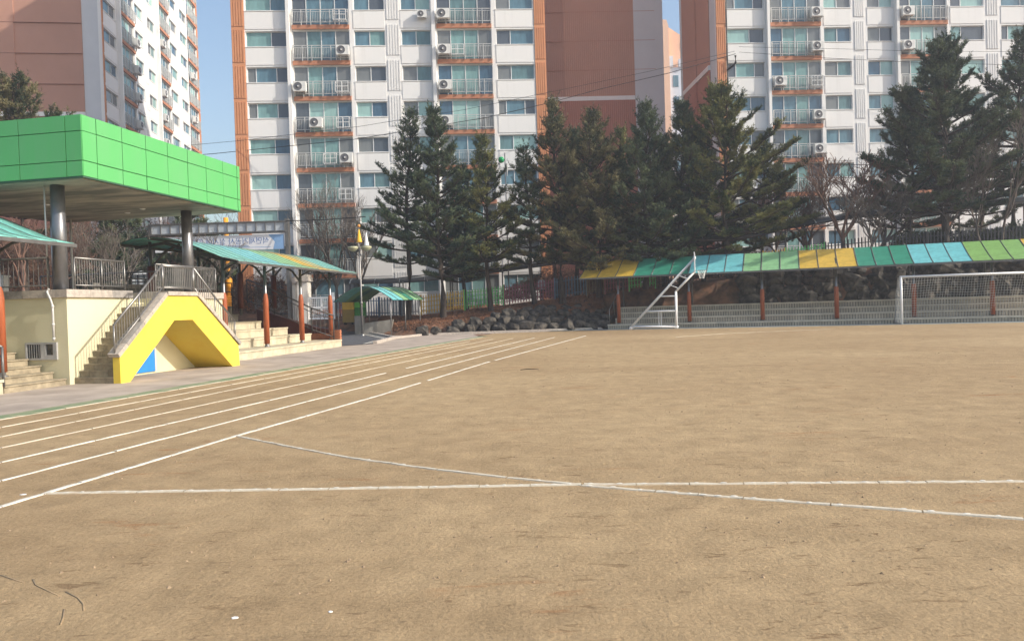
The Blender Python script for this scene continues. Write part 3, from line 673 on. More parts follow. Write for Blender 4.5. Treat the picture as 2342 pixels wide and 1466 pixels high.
for (y0_,e,fx,lab,sk_) in ((1100.6,(700,918.9),(1269.5,771.4),'second white lane line from the sand side',()),(1058,(700,896.4),(1222,773),'third white lane line from the sand side, broken near the middle',((.405,.45),)),
     (1025,(681,880),(1173,774.2),'fourth white lane line from the sand side',()),(999.5,(586,880),(1128,776),'fifth white lane line from the sand side, faint at the far end',()),
     (978,(528,880),(1075,781),'sixth lane line, the second from the green edge',())):
    a=Vector(far(0,y0_)); b=Vector(far(*e)); c=Vector(far(*fx)); 
    tape([tuple(a-(b-a)*.35),tuple(a),tuple(b),tuple(c)],.044,1.4,lab,0,m=WHITEL if y0_>1040 else TAPE2,skip=sk_)
tape([(TE(2),2),(TE(12),12),(TE(24),24),(TE(41),41)],.05,1.5,'thin chalky line along the green turf edge',0,m=TAPE2)
tape(G2((105,1128),(640,1120),(1330,1108))+[], .066,.44,'near cross tape with white nail caps running left to right',3,m=TAPE2,name='cross_line',grp='cross tapes with nail caps')
tape(G2((1335,1108),(1700,1106),(1900,1104),(2342,1101))+[(4.9,6.13)],.055,.44,'right half of the straight cross tape beyond the crossing point',2,m=TAPE2,name='cross_line',grp='cross tapes with nail caps')
tape(G2((540,997),(665,1022),(800,1047),(1000,1074),(1160,1092),(1330,1109)),.05,.7,'grey-white curved tape arcing from the lane line to the crossing point',1,m=TAPE2,name='arc_line',grp='curved tapes')
tape(G2((1330,1110),(1500,1124),(1700,1139),(1900,1154),(2110,1170),(2342,1187))+[(4.0,5.0)],.055,.46,'curved tape continuing from the crossing point to the lower right',3,m=TAPE2,name='arc_line',grp='curved tapes')
tape(G2((1545,750+21),(1660,763),(1800,757),(1900,753)),.03,1.5,'faint far line on the sand in front of the basketball frame',0,m=TAPE2)
# litter and clods
CL=MB(); r=random.Random(5)
for i in range(900):
    Y=4.2+30*r.random()**1.7; X=(r.random()-.5)*1.5*Y
    if X<TE(Y)+.1: continue
    s=r.uniform(.003,.012)*(1+Y*.03); c=Vector((X,Y,s*.3)); a=r.random()*6.28
    vs=[c+Vector((s*r.uniform(.7,1.5)*math.cos(a+k*1.57),s*r.uniform(.7,1.5)*math.sin(a+k*1.57),-s*.3)) for k in range(4)]+[c+Vector((0,0,s*r.uniform(.3,.7)))]
    CL.add(vs,[(0,1,4),(1,2,4),(2,3,4),(3,0,4)])
kind(tag(CL.build('sand_clods',mat('sand_clod',(.30,.215,.135),.95,.3,20)),'small sandy clods and grit scattered over the field','grit'),'stuff')
DM=mat('dark_drag_sand',(.30,.215,.125),.95,.15,9)  # slightly darker sand tone for the drag marks
for k_,pp in enumerate((((75,1324),(82,1337),(105,1348),(135,1362)),((150,1352),(178,1366),(190,1380),(192,1396)),((147,1392),(144,1412),(138,1428)),((0,1314),(30,1324),(55,1332)))):
    P=[gp(*q,.001) for q in pp]; kind(MB().tube([q-P[0] for q in P],[.007]*len(P),4).build('drag_mark',DM,None,P[0]),'structure').scale=(1,1,.25)
def chip(px_,py_,m,lab,s=.03):
    p=gp(px_,py_); mb=MB(); n=7; r=random.Random(px_)
    top=[(s*r.uniform(.7,1.3)*math.cos(6.283*k/n)*1.4,s*r.uniform(.7,1.3)*math.sin(6.283*k/n),.003+r.random()*.002) for k in range(n)]
    mb.add([(a,b,0) for a,b,c in top]+top+[(0,0,.006)],[(k,(k+1)%n,(k+1)%n+n,k+n) for k in range(n)]+[(k+n,(k+1)%n+n,2*n) for k in range(n)])
    tag(mb.build('paper_scrap',m,None,p),lab,'litter')
chip(536,1413,WPAINT,'small white scrap lying on the sand near the bottom edge',.014); chip(756,1399,WPAINT,'tiny white fleck on the sand right of the larger scrap',.009); chip(53,1131,WPAINT,'white nail cap lying loose left of the cross tape',.02)
p=gp(1210,847); tag(MB().tube([(-.22,0,.02),(-.05,.01,.035),(.1,0,.03),(.24,.03,.02)],[.006,.010,.009,.005],6).build('stick',BLACK,None,p),'short dark stick lying on the sand in the middle distance','stick')
# ------------------------------------------------------------------ stand with coloured roof at the far side
t=thing('spectator_stand','long low spectator stand with ribbed tile risers under the coloured roof','stand',SC,(0,0,0))
STTILE=mat('pale_riser_tile',(.44,.38,.29),.8,.2,2); TREAD=mat('pale_tread',(.56,.50,.40),.85,.15,2); SL=31; hs=[.30,.67,1.02,1.38]; fr=[0,.75,1.5,2.25]
for k in range(4):
    MB().box((0 if k==0 else .35,fr[k]+.03,-.1 if k==0 else hs[k-1]-.05),(SL,3.2,hs[k]-.09)).build('tier',CONC,t)
    n=int(SL/1.55)
    for i in range(n):
        a=(0 if k==0 else .35)+i*SL/n; MB().box((a+.005,fr[k]-.03,hs[k]-.085),(a+SL/n-.005-(0 if i<n-1 else .35),fr[k]+.8,hs[k])).build('tread_slab',TREAD,t)
    mb=MB(); x=.02 if k==0 else .37
    while x<SL-.1: mb.box((x,fr[k]+.012,(hs[k-1] if k else 0)+.01),(x+.10,fr[k]+.03,hs[k]-.09)); x+=.15
    kind(mb.build('riser_tiles',STTILE,t),'stuff')
t=thing('roofed_canopy','long canopy roof of yellow, green and blue panels over the far stand','canopy',SC,(-1.75,.0,0))
PC['olive2']=poly('moss_polycarbonate',(.22,.40,.12)); seq=(['yellow']*3+['green']*3+['cyan']*3+['lime']*3)*3; pw=1.228
RP=[(-.12,3.36),(.5,3.60),(1.2,3.92),(1.9,4.26),(2.5,4.56)]
def rpan(c,pw):
    vs=[];fs=[]
    for y,z in RP: vs+=[(.02,y,z),(pw-.02,y,z),(.02,y,z-.02),(pw-.02,y,z-.02)]
    for k in range(len(RP)-1): q=4*k; fs+=[(q,q+1,q+5,q+4),(q+2,q+6,q+7,q+3),(q,q+4,q+6,q+2),(q+1,q+3,q+7,q+5)]
    fs+=[(0,2,3,1),(q+4,q+5,q+7,q+6)]; return MB().add(vs,fs).mesh('roof_panel',PC[c])
rib=MB().tube([(0,y,z+.005) for y,z in RP],.03,5).mesh('roof_rib',DSTEEL)
gw=[3.52,3.42,3.21,3.19,3.13,2.85,2.85,2.85,2.85]; X_=0
for i in range(27):
    if i%3==0: pw=gw[i//3]/3; pm_=rpan(seq[i] if i<21 else ('olive2' if i<24 else 'yellow'),pw)
    link('roof_panel',pm_,t,(X_,0,rnd.uniform(-.012,.012)),rot=(0,rnd.uniform(-.005,.005),0)); link('roof_rib',rib,t,(X_,0,0)); X_+=pw
mb=MB()
for y,z in (RP[0],RP[2],RP[4]): mb.bar((0,y,z-.07),(X_,y,z-.07),.07,.10)
mb.build('roof_beam',DSTEEL,t)
for x in (.6,5.1,9.46,13.6,17.65,21.5,25.6):
    x+=1.75
    MB().tube([(x,.7,.3),(x,.7,3.62)],.07,12).build('post',COLM,t); MB().lathe([(0,0),(.125,0),(.125,1.8),(.08,1.86)],(x,.7,.38),14).build('post_sleeve',SLEEVE,t)
    MB().tube([(x,2.35,1.3),(x,2.35,4.4)],.06,10).build('post',FRAME,t)
    MB().bar((x,-.1,3.27),(x,2.45,4.42),.07,.12).tube([(x,.7,2.75),(x,.25,3.28)],.035,6).tube([(x,.7,2.75),(x,1.4,3.8)],.035,6).build('bracket_arm',FRAME,t)
t=thing('handrail','slim grey handrail at the left end of the far stand steps','handrail',SC,(.12,0,0))
MB().tube([(0,.1,.3),(0,.1,1.25),(0,2.9,2.45),(0,2.9,1.4)],.03,8).tube([(0,1.5,.9),(0,1.5,1.85)],.025,8).build('rail',STEEL,t)
# ------------------------------------------------------------------ goal and basketball frame
a=gp(2063,742); GD=Fr((a.x,a.y),(.2,1))
t=thing('football_goal','white football goal with grey net standing before the far stand at the right','goal',GD,(0,0,0))
GW,GH=7.3,2.6
MB().tube([(0,0,0),(0,0,GH)],.06,12).build('goal_post',WPAINT,t); MB().tube([(GW,0,0),(GW,0,GH)],.06,12).build('goal_post',WPAINT,t)
MB().tube([(-.06,0,GH),(GW+.06,0,GH)],.06,12).build('crossbar',WPAINT,t)
mb=MB()
for x in (.0,GW): mb.tube([(x,.05,GH),(x,.6,GH-.04),(x,1.3,.04),(x,0,.04)],.03,8)
mb.tube([(0,1.3,.04),(GW,1.3,.04)],.03,8).tube([(0,.6,GH-.04),(GW,.6,GH-.04)],.02,8); mb.build('back_frame',STEEL,t)
net=MB(); rg=random.Random(2); nx=52; 
def npt(i,s):
    x=GW*i/nx; L=[(.05,GH),(.6,GH-.04),(1.3,.06)]
    if s<.2: k=s/.2; y=L[0][0]*(1-k)+L[1][0]*k; z=GH
    else: k=(s-.2)/.8; y=.6+.7*k+.12*math.sin(math.pi*k)*(.6+.4*math.sin(x*1.3)); z=(GH-.04)*(1-k)+.06*k
    return Vector((x+.02*math.sin(9*s+i),y,z-.05*math.sin(math.pi*min(1,s*1.0))*math.sin(x*2.1)*.4))
for i in range(nx+1): net.tube([npt(i,s/14) for s in range(15)],.0075,3,False)
for s in range(1,23): net.tube([npt(i*2,s/23) for i in range(nx//2+1)],.0075,3,False)
for sx in (0,GW):
    for i in range(1,18):
        z=GH*i/18; yb_=1.3-.7*(z/GH); net.tube([(sx,0,z),(sx,yb_,z-.02)],.0075,3,False)
    for i in range(1,10): y=1.3*i/10; net.tube([(sx,y,.04),(sx,y,GH if y<.6 else GH*(1.3-y)/.7)],.0075,3,False)
kind(net.build('net',mat('net_cord',(.55,.55,.53),.8),t),'stuff')
a=gp(1441,754.5); b=gp(1548,752); BF=Fr((a.x,a.y),(.262,1))
L=(Vector(b)-Vector(a)).length
t=thing('basketball_stand','white tubular basketball hoop frame seen from the side before the far stand','basketball hoop',BF,(0,0,0))
vx=(1.0)
fm=MB(); r_=.052
def bx(px_,py_): # photo point -> frame plane
    d=ray(px_,py_); n=BF.y; tt=(Vector(BF.o)-Vector((0,0,EYE))).dot(n)/d.dot(n); p=Vector((0,0,EYE))+d*tt; l=BF.l(p); return l[0],p.z
A=bx(1443,748); B=bx(1547,747); Cc=bx(1545,667); D=bx(1588,621); E_=bx(1590,588); T1=bx(1589,577); T0=bx(1591,622)
for y in (0,.9):
    f=lambda p:(p[0],y,p[1])
    m=fm if y==0 else fm
    m.tube([f(A),f(B)],r_+.01,8); m.tube([f(A),f(E_)],r_,8); m.tube([f(B),f(Cc)],r_+.01,8); m.tube([f(Cc),f(D)],r_,8)
    def on(p,q,z): k=(z-p[1])/(q[1]-p[1]); return (p[0]+(q[0]-p[0])*k,z)
    z1=bx(1500,712)[1]; z2=bx(1540,677)[1]; m.tube([f(on(A,E_,z1)),f(on(B,Cc,z1))],r_*.85,8); m.tube([f(on(A,E_,z2)),f(on(B,Cc,z2))],r_*.7,8)
    for zq in (bx(1548,650)[1],bx(1567,628)[1]):
        p=on(Cc,D,zq-.25); q=on(A,E_,zq); m.tube([f(p),f((q[0]-.1,q[1]))],r_*.6,8)
for p in (A,B,on(A,E_,z1),on(B,Cc,z1),E_,D): fm.tube([(p[0],0,p[1]),(p[0],.9,p[1])],r_*.8,8)
fm.build('tube_frame',WPAINT,t)
MB().box((1.05*.0+A[0]+1.66,.2,.08),(A[0]+1.70,.24,z1)).box((A[0]+1.80,.2,.08),(A[0]+1.84,.24,z1)).build('brace_bars',WPAINT,t)
for p in (A,B):
    for y in (0,.9): MB().lathe([(0,-.05),(.10,-.05),(.11,0),(.10,.05),(0,.05)],(p[0],y,.1),14,'y').build('caster_wheel',WPAINT,t)
MB().box((D[0]+.0,-.45,T0[1]),(D[0]+.05,1.35,T1[1]+.0)).build('backboard',WPAINT,t)
hp=bx(1606,618); mb=MB(); R=.24; cx=D[0]+.42
mb.tube([(cx+R*math.cos(k*math.pi/10),.45+R*math.sin(k*math.pi/10),hp[1]) for k in range(21)],.014,6,False).bar((D[0]+.05,.45,hp[1]),(cx-R,.45,hp[1]),.1,.03); mb.build('hoop_ring',DSTEEL,t)
mb=MB()
for k in range(12):
    a0=k*math.pi/6
    for s_ in (1,-1): mb.tube([(cx+(R-.1*j/4*1.2)*math.cos(a0+s_*j*.26),.45+(R-.1*j/4*1.2)*math.sin(a0+s_*j*.26),hp[1]-.12*j) for j in range(5)],.011,3,False)
kind(mb.build('hoop_net',mat('hoop_cord',(.8,.8,.78),.8),t),'stuff')
# ------------------------------------------------------------------ boulders
def boulder(seed):
    bm=bmesh.new(); bmesh.ops.create_icosphere(bm,subdivisions=2,radius=1); r=random.Random(seed); off=Vector((seed*7.3,seed*3.1,0))
    for v in bm.verts:
        n_=noise.noise(v.co*1.3+off)*.55+noise.noise(v.co*3+off)*.18; v.co*=1+n_
        for ax in range(3): v.co[ax]=max(-.82,min(.82,v.co[ax]))
    me=bpy.data.meshes.new('boulder'); bm.to_mesh(me); bm.free(); me.materials.append(ROCK); return me
BM=[boulder(i+1) for i in range(9)]
def rocks(t,fr,pts,seed):
    r=random.Random(seed)
    for (x,y,z,s) in pts:
        o=link('boulder',r.choice(BM),t,(x,y,z),rot=(r.uniform(-.4,.4),r.uniform(-.4,.4),r.uniform(0,6.3))); o.scale=(s*r.uniform(.9,1.5),s*r.uniform(.8,1.1),s*r.uniform(.7,1.05))
t=thing('rock_edging','row of dark boulders holding back the pine-covered bank left of the far stand','boulders',WF,(-6,46.5,0))
pts=[]; r=random.Random(9); x=-5.7
while x<6.0:
    e=ye(x)-.55; pts.append((x+6,e-46.5,.22,r.uniform(.40,.66)))
    if x>-4.0: pts.append((x+6+.3,e-46.5+.55,.62,r.uniform(.38,.6)))
    if x>-1.2: pts.append((x+6-.2,e-46.5+1.1,1.02,r.uniform(.38,.62)))
    if x>.8: pts.append((x+6+.1,e-46.5+1.6,1.35,r.uniform(.35,.55)))
    x+=r.uniform(.72,1.1)
rocks(t,WF,pts,4)
t=thing('rock_wall','dark stacked boulder wall in the shade under the coloured roof','boulders',SC,(4,3.4,1.2))
pts=[]; r=random.Random(19); x=4.6
while x<27:
    zf_=zt(*SC.w(4+x,5.2)[:2])-1.2
    for j in range(4):
        zz=.3+j*.55
        if zz<zf_+.2: pts.append((x+r.uniform(-.2,.2),.1+j*.2,zz,r.uniform(.5,.8)))
    x+=r.uniform(.7,1.05)
rocks(t,SC,pts,6)
# ------------------------------------------------------------------ picket fences along the bank
FC={'grey':flat('grey_fence_paint',(.22,.23,.25)),'blue':flat('blue_fence_paint',(.05,.12,.24)),'maroon':flat('maroon_fence_paint',(.24,.08,.095)),'yellow':flat('yellow_fence_paint',(.66,.42,.08)),
    'green':flat('green_fence_paint',(.13,.46,.14)),'black':flat('black_fence_paint',(.045,.045,.05)),'slate':flat('slate_blue_fence_paint',(.10,.15,.20)),'olive':flat('brown_fence_paint',(.17,.12,.06))}
PKM={}
def fence(x0,x1,col,label,h=1.45,sp=.2,drop=0):
    c=Vector((x0,fy(x0),zf(x0))); t=thing('picket_fence',label,'fence',WF,c,'coloured picket fence sections'); m=FC[col]
    if (col,h) not in PKM: PKM[(col,h)]=MB().box((-.035,-.02,.12),(.035,.02,h-.06)).prism([(-.035,-.02,h-.06),(.035,-.02,h-.06),(0,-.02,h)],(0,.04,0)).mesh('picket',m)
    n=round((x1-x0)/sp); L=lambda x:Vector((x,fy(x),zf(x)))-c
    for i in range(1,n): 
        x=x0+(x1-x0)*i/n; link('picket',PKM[(col,h)],t,L(x),rz=-.19)
    for x in (x0+.03,x1-.03): MB().box((-.05,-.05,-.1),(.05,.05,h+.04)).build('fence_post',m,t,L(x))
    for z in ((.3,.62,.95,h-.22) if col in ('yellow','green','maroon') else (.3,h-.25)):
        MB().bar(L(x0)+Vector((0,.035,z)),L(x1)+Vector((0,.035,z)),.03,.05).build('fence_rail',m,t)
secs=[(-12.6,-11.2,'maroon','maroon picket section at the far left behind the small shelter'),(-11.2,-9.6,'blue','blue picket section behind the small curved shelter'),(-9.6,-7.9,'slate','slate blue picket section right of the blue one, behind the shelter'),(-7.9,-6.5,'grey','pale grey picket section just left of the yellow one'),
 (-6.5,-3.35,'yellow','mustard yellow picket section between the two leftmost pine trunks'),(-3.35,-.5,'green','bright green picket section left of the maroon one'),(-.5,3.0,'maroon','maroon picket section in the middle of the bank'),(3.0,5.2,'slate','blue-grey picket section left of the coloured roof, right of the standing person'),
 (5.2,6.4,'olive','brown picket section at the left end of the coloured roof'),(6.4,8.0,'maroon','maroon picket section seen under the left end of the coloured roof'),(8.0,9.8,'green','green picket section seen under the yellow and green roof panels'),(9.8,16.6,'black','black picket section seen under the roof behind the basketball frame'),
 (16.6,18.0,'yellow','short yellow picket section above the lime roof panels'),(18.0,20.4,'green','green picket section above the roof right of the short yellow one'),(20.4,26.4,'black','black picket section behind the bare tree at the right'),(26.4,33.2,'black','black picket section at the right edge under the big pines')]
for s in secs: fence(*s)
# ------------------------------------------------------------------ covered walkway behind the fence
t=thing('covered_walkway','dark smoky covered walkway climbing behind the picket fence','walkway',WF,(-12,fy(-12)+2,0))
def wk(x,dy,dz): return Vector((x,fy(x)+2.0+dy,zf(x)+2.75+dz+.02*max(0,x-5)))-Vector((-12,fy(-12)+2,0))
AR=[(-1.0,-.22),(-.7,.0),(-.25,.12),(.25,.12),(.7,.0),(1.0,-.22)]
xw=[-12+1.9*i for i in range(25)]
for a,b in zip(xw,xw[1:]):
    vs=[wk(x,dy,dz) for dy,dz in AR for x in (a+.02,b-.02)]; n=len(AR)
    mb=MB().add(vs,[(2*k,2*k+1,2*k+3,2*k+2) for k in range(n-1)])
    mb.build('roof_sheet',SMOKE,t)
for i,x in enumerate(xw):
    MB().tube([wk(x,dy,dz+.02) for dy,dz in AR],.035,5).build('roof_hoop',PIPEW,t)
    if i%2==0: [MB().tube([wk(x,e,-.2),wk(x,e,-2.9)],.045,6).build('support_post',FRAME,t) for e in (-.9,.9)]
MB().bar(wk(xw[0],-1.0,-.25),wk(xw[-1],-1.0,-.25),.06,.07).build('eave_beam',FRAME,t)
# ------------------------------------------------------------------ small curved shelter, boxes, lamp
SF=Fr((-7.55,47.0),(1.5,2.8))
t=thing('curved_shelter','small arched shelter with green and blue roof panels on thin steel posts','shelter',SF,(0,0,0))
AP=[(4.9*(k/8),2.32+.95*math.sin(math.pi*k/8)) for k in range(9)]
cs=['cyan','cyan','lime','green','lime','lime']; 
for i,c in enumerate(cs):
    a=i*.58+.01; b=a+.56; vs=[]; fs=[]
    for x,z in AP: vs+=[(-x,a,z),(-x,b,z),(-x,a,z-.02),(-x,b,z-.02)]
    for k in range(8): q=4*k; fs+=[(q,q+1,q+5,q+4),(q+2,q+6,q+7,q+3),(q,q+4,q+6,q+2),(q+1,q+3,q+7,q+5)]
    MB().add(vs,fs).build('roof_panel',PC[c],t)
rb=MB().tube([(-x,0,z+.01) for x,z in AP],.02,5).mesh('roof_rib',FRAME)
for i in range(7): link('roof_rib',rb,t,(0,i*.58,0))
for x,y in ((-.25,.1),(-.25,1.65),(-.25,3.3),(-4.6,.1),(-4.6,3.3)): MB().tube([(x,y,0),(x,y,2.42)],.04,8).build('post',STEEL,t)
def boxy(px0,px1,py0,py1,Y,m,name,label,cat,dep=.5,grp=None):
    a=at(px0,py1,Y); b=at(px1,py0,Y); t=thing(name,label,cat,WF,(a.x,a.y,a.z),grp); w=b.x-a.x; h=b.z-a.z
    MB().box((0,0,0),(w,dep,h*.62)).box((.02,.02,h*.62),(w-.02,dep-.02,h*.64)).build('lower_panel',m[1],t); MB().box((0,0,h*.64),(w,dep,h)).build('upper_panel',m[0],t); MB().box((.06,.05,-.15),(.18,dep-.05,0)).box((w-.18,.05,-.15),(w-.06,dep-.05,0)).build('foot',BLACK,t)
YB=(flat('mustard_panel',(.62,.38,.04)),flat('dark_mustard_panel',(.28,.18,.04))); GB=(flat('lime_panel',(.15,.55,.09)),flat('mid_green_panel',(.05,.26,.06)))
boxy(784,808,691,738,50.3,YB,'storage_cabinet','mustard yellow cabinet standing under the small shelter','cabinet'); boxy(809.5,822,691,726,50.6,GB,'storage_cabinet','green cabinet standing beside the mustard one under the shelter','cabinet'); boxy(825,834,691,725,51,GB,'storage_cabinet','narrow green cabinet right of the wider green one','cabinet')
a=at(812,768,49.2); t=thing('stone_planter','low weathered concrete planter wall behind the lamp post','planter',WF,(a.x,a.y,0))
MB().prism([(0,0,0),(2.35,0,0),(2.55,0,1.05),(.6,0,.85),(.6,0,1.35),(0,0,1.35)],(0,.5,0)).build('wall',CONC,t)
a=gp(849,767); t=thing('street_lamp','slim grey lamp post with two bowl lamps and a yellow cone on top','street lamp',WF,(a.x,47.2,0)); 
MB().tube([(0,0,0),(0,0,2.2),(0,0,7.0)],[.085,.06,.035],10).lathe([(0,0),(.14,0),(.14,.12),(.08,.2)],(0,0,0),12).lathe([(.06,2.1),(.09,2.12),(.09,2.2),(.06,2.25)],(0,0,0),12).build('pole',STEEL,t)
for sx in (-1,1):
    MB().tube([(0,0,5.25),(sx*.25,0,5.2),(sx*.42,0,5.45)],.02,6).build('lamp_arm',STEEL,t); MB().lathe([(0,-.3),(.2,-.24),(.34,-.08),(.36,.0),(.30,.03),(0,.05)],(sx*.42,0,5.75),16).build('bowl_lamp',mat('frosted_bowl',(.42,.42,.28),.3,.1,4),t)
MB().lathe([(.19,0),(.17,.05),(.03,.85),(0,.87)],(0,0,6.05),14).build('yellow_cone',flat('yellow_plastic',(.75,.42,.03)),t)
MB().lathe([(.17,0),(.15,.05),(.03,.8),(0,.82)],(.45,0,5.83),14).build('white_cone',WPAINT,t); MB().lathe([(0,0),(.09,.02),(.09,.15),(0,.2)],(0,0,7.0),10).build('finial',flat('orange_plastic',(.7,.3,.08)),t)
a=at(1147,366,54); t=thing('mast_lamp','thin mast with a green ball lamp rising among the pine tops','lamp',WF,(a.x+.25,54,1.7)); h=a.z-1.7
MB().tube([(0,0,0),(0,0,h+.5)],.05,6).build('mast',STEEL,t); MB().lathe([(0,-.24),(.17,-.17),(.24,0),(.17,.17),(0,.24)],(-.27,0,h),14).build('green_ball',flat('green_glass_ball',(.02,.35,.12),.2),t); MB().lathe([(.1,0),(.02,-.9)],(.12,0,h-.3),10).build('grey_cone',PIPEW,t)
# ------------------------------------------------------------------ gate area
GY=50.0
a=at(345,516,GY); b=at(650,505,GY); zlo=at(500,535,GY).z; zhi=at(500,509,GY).z
t=thing('gate_gantry','grey steel gantry beam on posts spanning the school gate','gantry',WF,(a.x,GY,0)); w=b.x-a.x
GP=mat('galvanised_panel',(.42,.46,.50),.6,.12,2)
MB().box((0,.05,zlo+.1),(w,.5,zhi-.08)).build('beam_core',GP,t); MB().box((-.05,-.05,zhi-.08),(w+.1,.6,zhi)).box((-.05,-.05,zlo),(w+.1,.6,zlo+.1)).build('beam_flange',DSTEEL,t)
n=14
for i in range(n+1): MB().box((i*w/n-.03,-.02,zlo+.1),(i*w/n+.03,.05,zhi-.08)).build('stiffener',STEEL,t)
MB().box((w,.05,0),(w+.22,.5,zhi+.15)).build('gantry_post',DSTEEL,t); MB().box((-.25,.05,0),(-.05,.5,zhi)).build('gantry_post',DSTEEL,t)
# banner seen from behind
a=at(352,541,GY); b=at(648,536,GY); zb1=at(560,537.5,GY).z; zb0=at(560,572,GY).z; bw=b.x-a.x; bh=zb1-zb0
t=thing('banner','pale banner with blue and red lettering seen from behind, hung under the gantry','banner',WF,(a.x,GY+.1,zb0))
BNW=mat('banner_cloth',(.70,.72,.76),.8,.04,2); BNB=flat('banner_blue_print',(.22,.38,.62)); BNL=flat('banner_light_blue_print',(.42,.55,.74)); TXB=flat('banner_text_blue',(.12,.20,.42)); TXR=flat('banner_text_red',(.55,.07,.10))
MB().box((0,0,0),(bw,.02,bh)).build('cloth',BNW,t)
mb=MB().prism([(bw-1.05,-.004,bh-.01),(bw-.01,-.004,bh-.01),(bw-.01,-.004,.01),(bw-.75,-.004,.01),(bw-.62,-.004,bh*.5)],(0,.003,0)); mb.build('blue_print',BNB,t)
MB().box((.1,-.004,.16),(bw-.9,-.001,.19)).build('rule_line',BNB,t); MB().prism([(bw-4.1,-.004,.2),(bw-2.3,-.004,.2),(bw-2.5,-.004,.34),(bw-4.1,-.004,.34)],(0,.003,0)).build('sub_heading',flat('banner_grey_print',(.32,.40,.52)),t)
def text(body,size,x,z,m,par,name='lettering',mirror=False,y=-.006,rz=None,ex=.002):
    cu=bpy.data.curves.new(name,'FONT'); cu.body=body; cu.size=size; cu.extrude=ex; cu.resolution_u=2; cu.space_character=1.02
    ob=bpy.data.objects.new(name,cu); C.objects.link(ob); bpy.context.view_layer.update()
    me=bpy.data.meshes.new_from_object(ob.evaluated_get(bpy.context.evaluated_depsgraph_get())); bpy.data.objects.remove(ob)
    n=len(me.vertices); co=np.empty(n*3); me.vertices.foreach_get('co',co); co=co.reshape(-1,3)
    wd=co[:,0].max() if n else 0; X=-co[:,0] if mirror else co[:,0]; out=np.stack([X,-co[:,2],co[:,1]],1).ravel(); me.vertices.foreach_set('co',out); me.materials.clear(); me.materials.append(m); me.update()
    for p in me.polygons: p.use_smooth=False
    o=link(name,me,par,(x,y,z)); return wd
w1=text('석면제거공사 실시에 따른 ',.50,bw-1.0,bh-.58,TXB,t,mirror=True)
text('학교 휴업 안내',.50,bw-1.0-w1-.25,bh-.58,TXR,t,mirror=True)
# gate pillar, white lattice gate, orange post, board
def pill(px0,px1,py0,py1,Y,lab):
    a=at(px0,py1,Y); b=at(px1,py0,Y); w=b.x-a.x; h=b.z; t=thing('gate_pillar',lab,'pillar',WF,(a.x,Y,0))
    MB().box((0,0,.3),(w,.9,h-.45)).build('shaft',mat('pale_granite',(.62,.58,.52),.8,.08,2),t); MB().box((-.12,-.12,h-.45),(w+.12,1.02,h-.15)).box((-.05,-.05,h-.15),(w+.05,.95,h)).box((-.08,-.08,0),(w+.08,.98,.3)).build('cap',STONE,t)
pill(682,702,628,728,49.5,'pale granite gate pillar with a stepped cap right of the gantry post'); pill(660,674,634,728,52,'second slimmer pale pillar behind the gantry post')
a=at(704,728,49.6); b=at(765,678,49.6); t=thing('lattice_gate','white lattice gate leaf between the granite pillar and the shelter','gate',WF,(a.x,49.6,a.z-.1)); w=b.x-a.x; h=b.z-a.z+.1
MB().box((0,0,0),(w,.06,.1)).box((0,0,h-.1),(w,.06,h)).box((0,0,.1),(.1,.06,h-.1)).box((w-.1,0,.1),(w,.06,h-.1)).box((.1,0,h*.5),(w-.1,.06,h*.5+.08)).box((w*.5,0,.1),(w*.5+.07,.06,h-.1)).box((w-.35,-.03,0),(w-.02,.09,h+.28)).build('gate_frame',WPAINT,t)
mb=MB(); k=.1
while k<w-.12: mb.box((k,.01,.1),(k+.025,.04,h-.1)); k+=.125
k=.1
while k<h-.12: mb.box((.1,.015,k),(w-.1,.045,k+.025)); k+=.125
kind(mb.build('lattice',WPAINT,t),'stuff')
a=at(524,705,54); hp_=at(524,498,54).z; t=thing('orange_post','tall orange tubular post with a slatted guard behind the terrace rail','post',WF,(a.x,54,1.2)); OR=flat('safety_orange',(.85,.36,.03)); hp_-=1.2
MB().tube([(0,0,1.2),(0,0,hp_)],.17,12).lathe([(.17,2.4),(.26,2.5),(.26,3.1),(.17,3.2)],(.05,0,0),12).build('tube',OR,t); MB().tube([(.28,0,2.0),(.28,0,3.4)],.03,6).build('hydraulic_hose',BLACK,t)
for i in range(12): MB().box((-.22,-.2,.0+i*.16),(.34,-.16,.1+i*.16)).build('guard_slat',OR,t)
a=at(302,690,31); b=at(344,620,31); t=thing('notice_board','white notice board with dark frame bars behind the podium railing','notice board',WF,(a.x,31,2.2)); w=b.x-a.x; h=b.z-2.2
MB().box((0,.03,.2),(w,.07,h-.15)).build('board',WPAINT,t); mb=MB().box((-.03,0,0),(.03,.1,h-.1)).box((w-.03,0,0),(w+.03,.1,h-.1)).box((-.03,0,h-.17),(w+.03,.1,h-.13)).box((.25,.01,.2),(.29,.09,h-.15)).box((.52,.01,.2),(.55,.09,h-.15))
for z in (.45,.72,.95,1.15): 
    if z<h-.2: mb.box((0,.0,z),(w,.09,z+.03))
mb.build('board_frame',BLACK,t); MB().prism([(w/2-.35,.03,h-.13),(w/2+.35,.03,h-.13),(w/2+.2,.03,h-.02),(w/2,.03,h+.02),(w/2-.2,.03,h-.02)],(0,.04,0)).build('arched_header',WPAINT,t); MB().box((.34,.0,.3),(.5,.03,.6)).build('red_poster',TXR,t)
a=at(36,662,24); t=thing('fire_hose_box','small grey cabinet with a red panel on the podium behind the railing','cabinet',WF,(a.x,23.2,2.3)); MB().box((-.15,0,0),(.15,.25,.75)).box((-.2,-.05,.75),(.2,.3,.8)).build('body',PIPEW,t); MB().box((-.12,-.02,.25),(.03,0,.6)).build('red_panel',TXR,t)
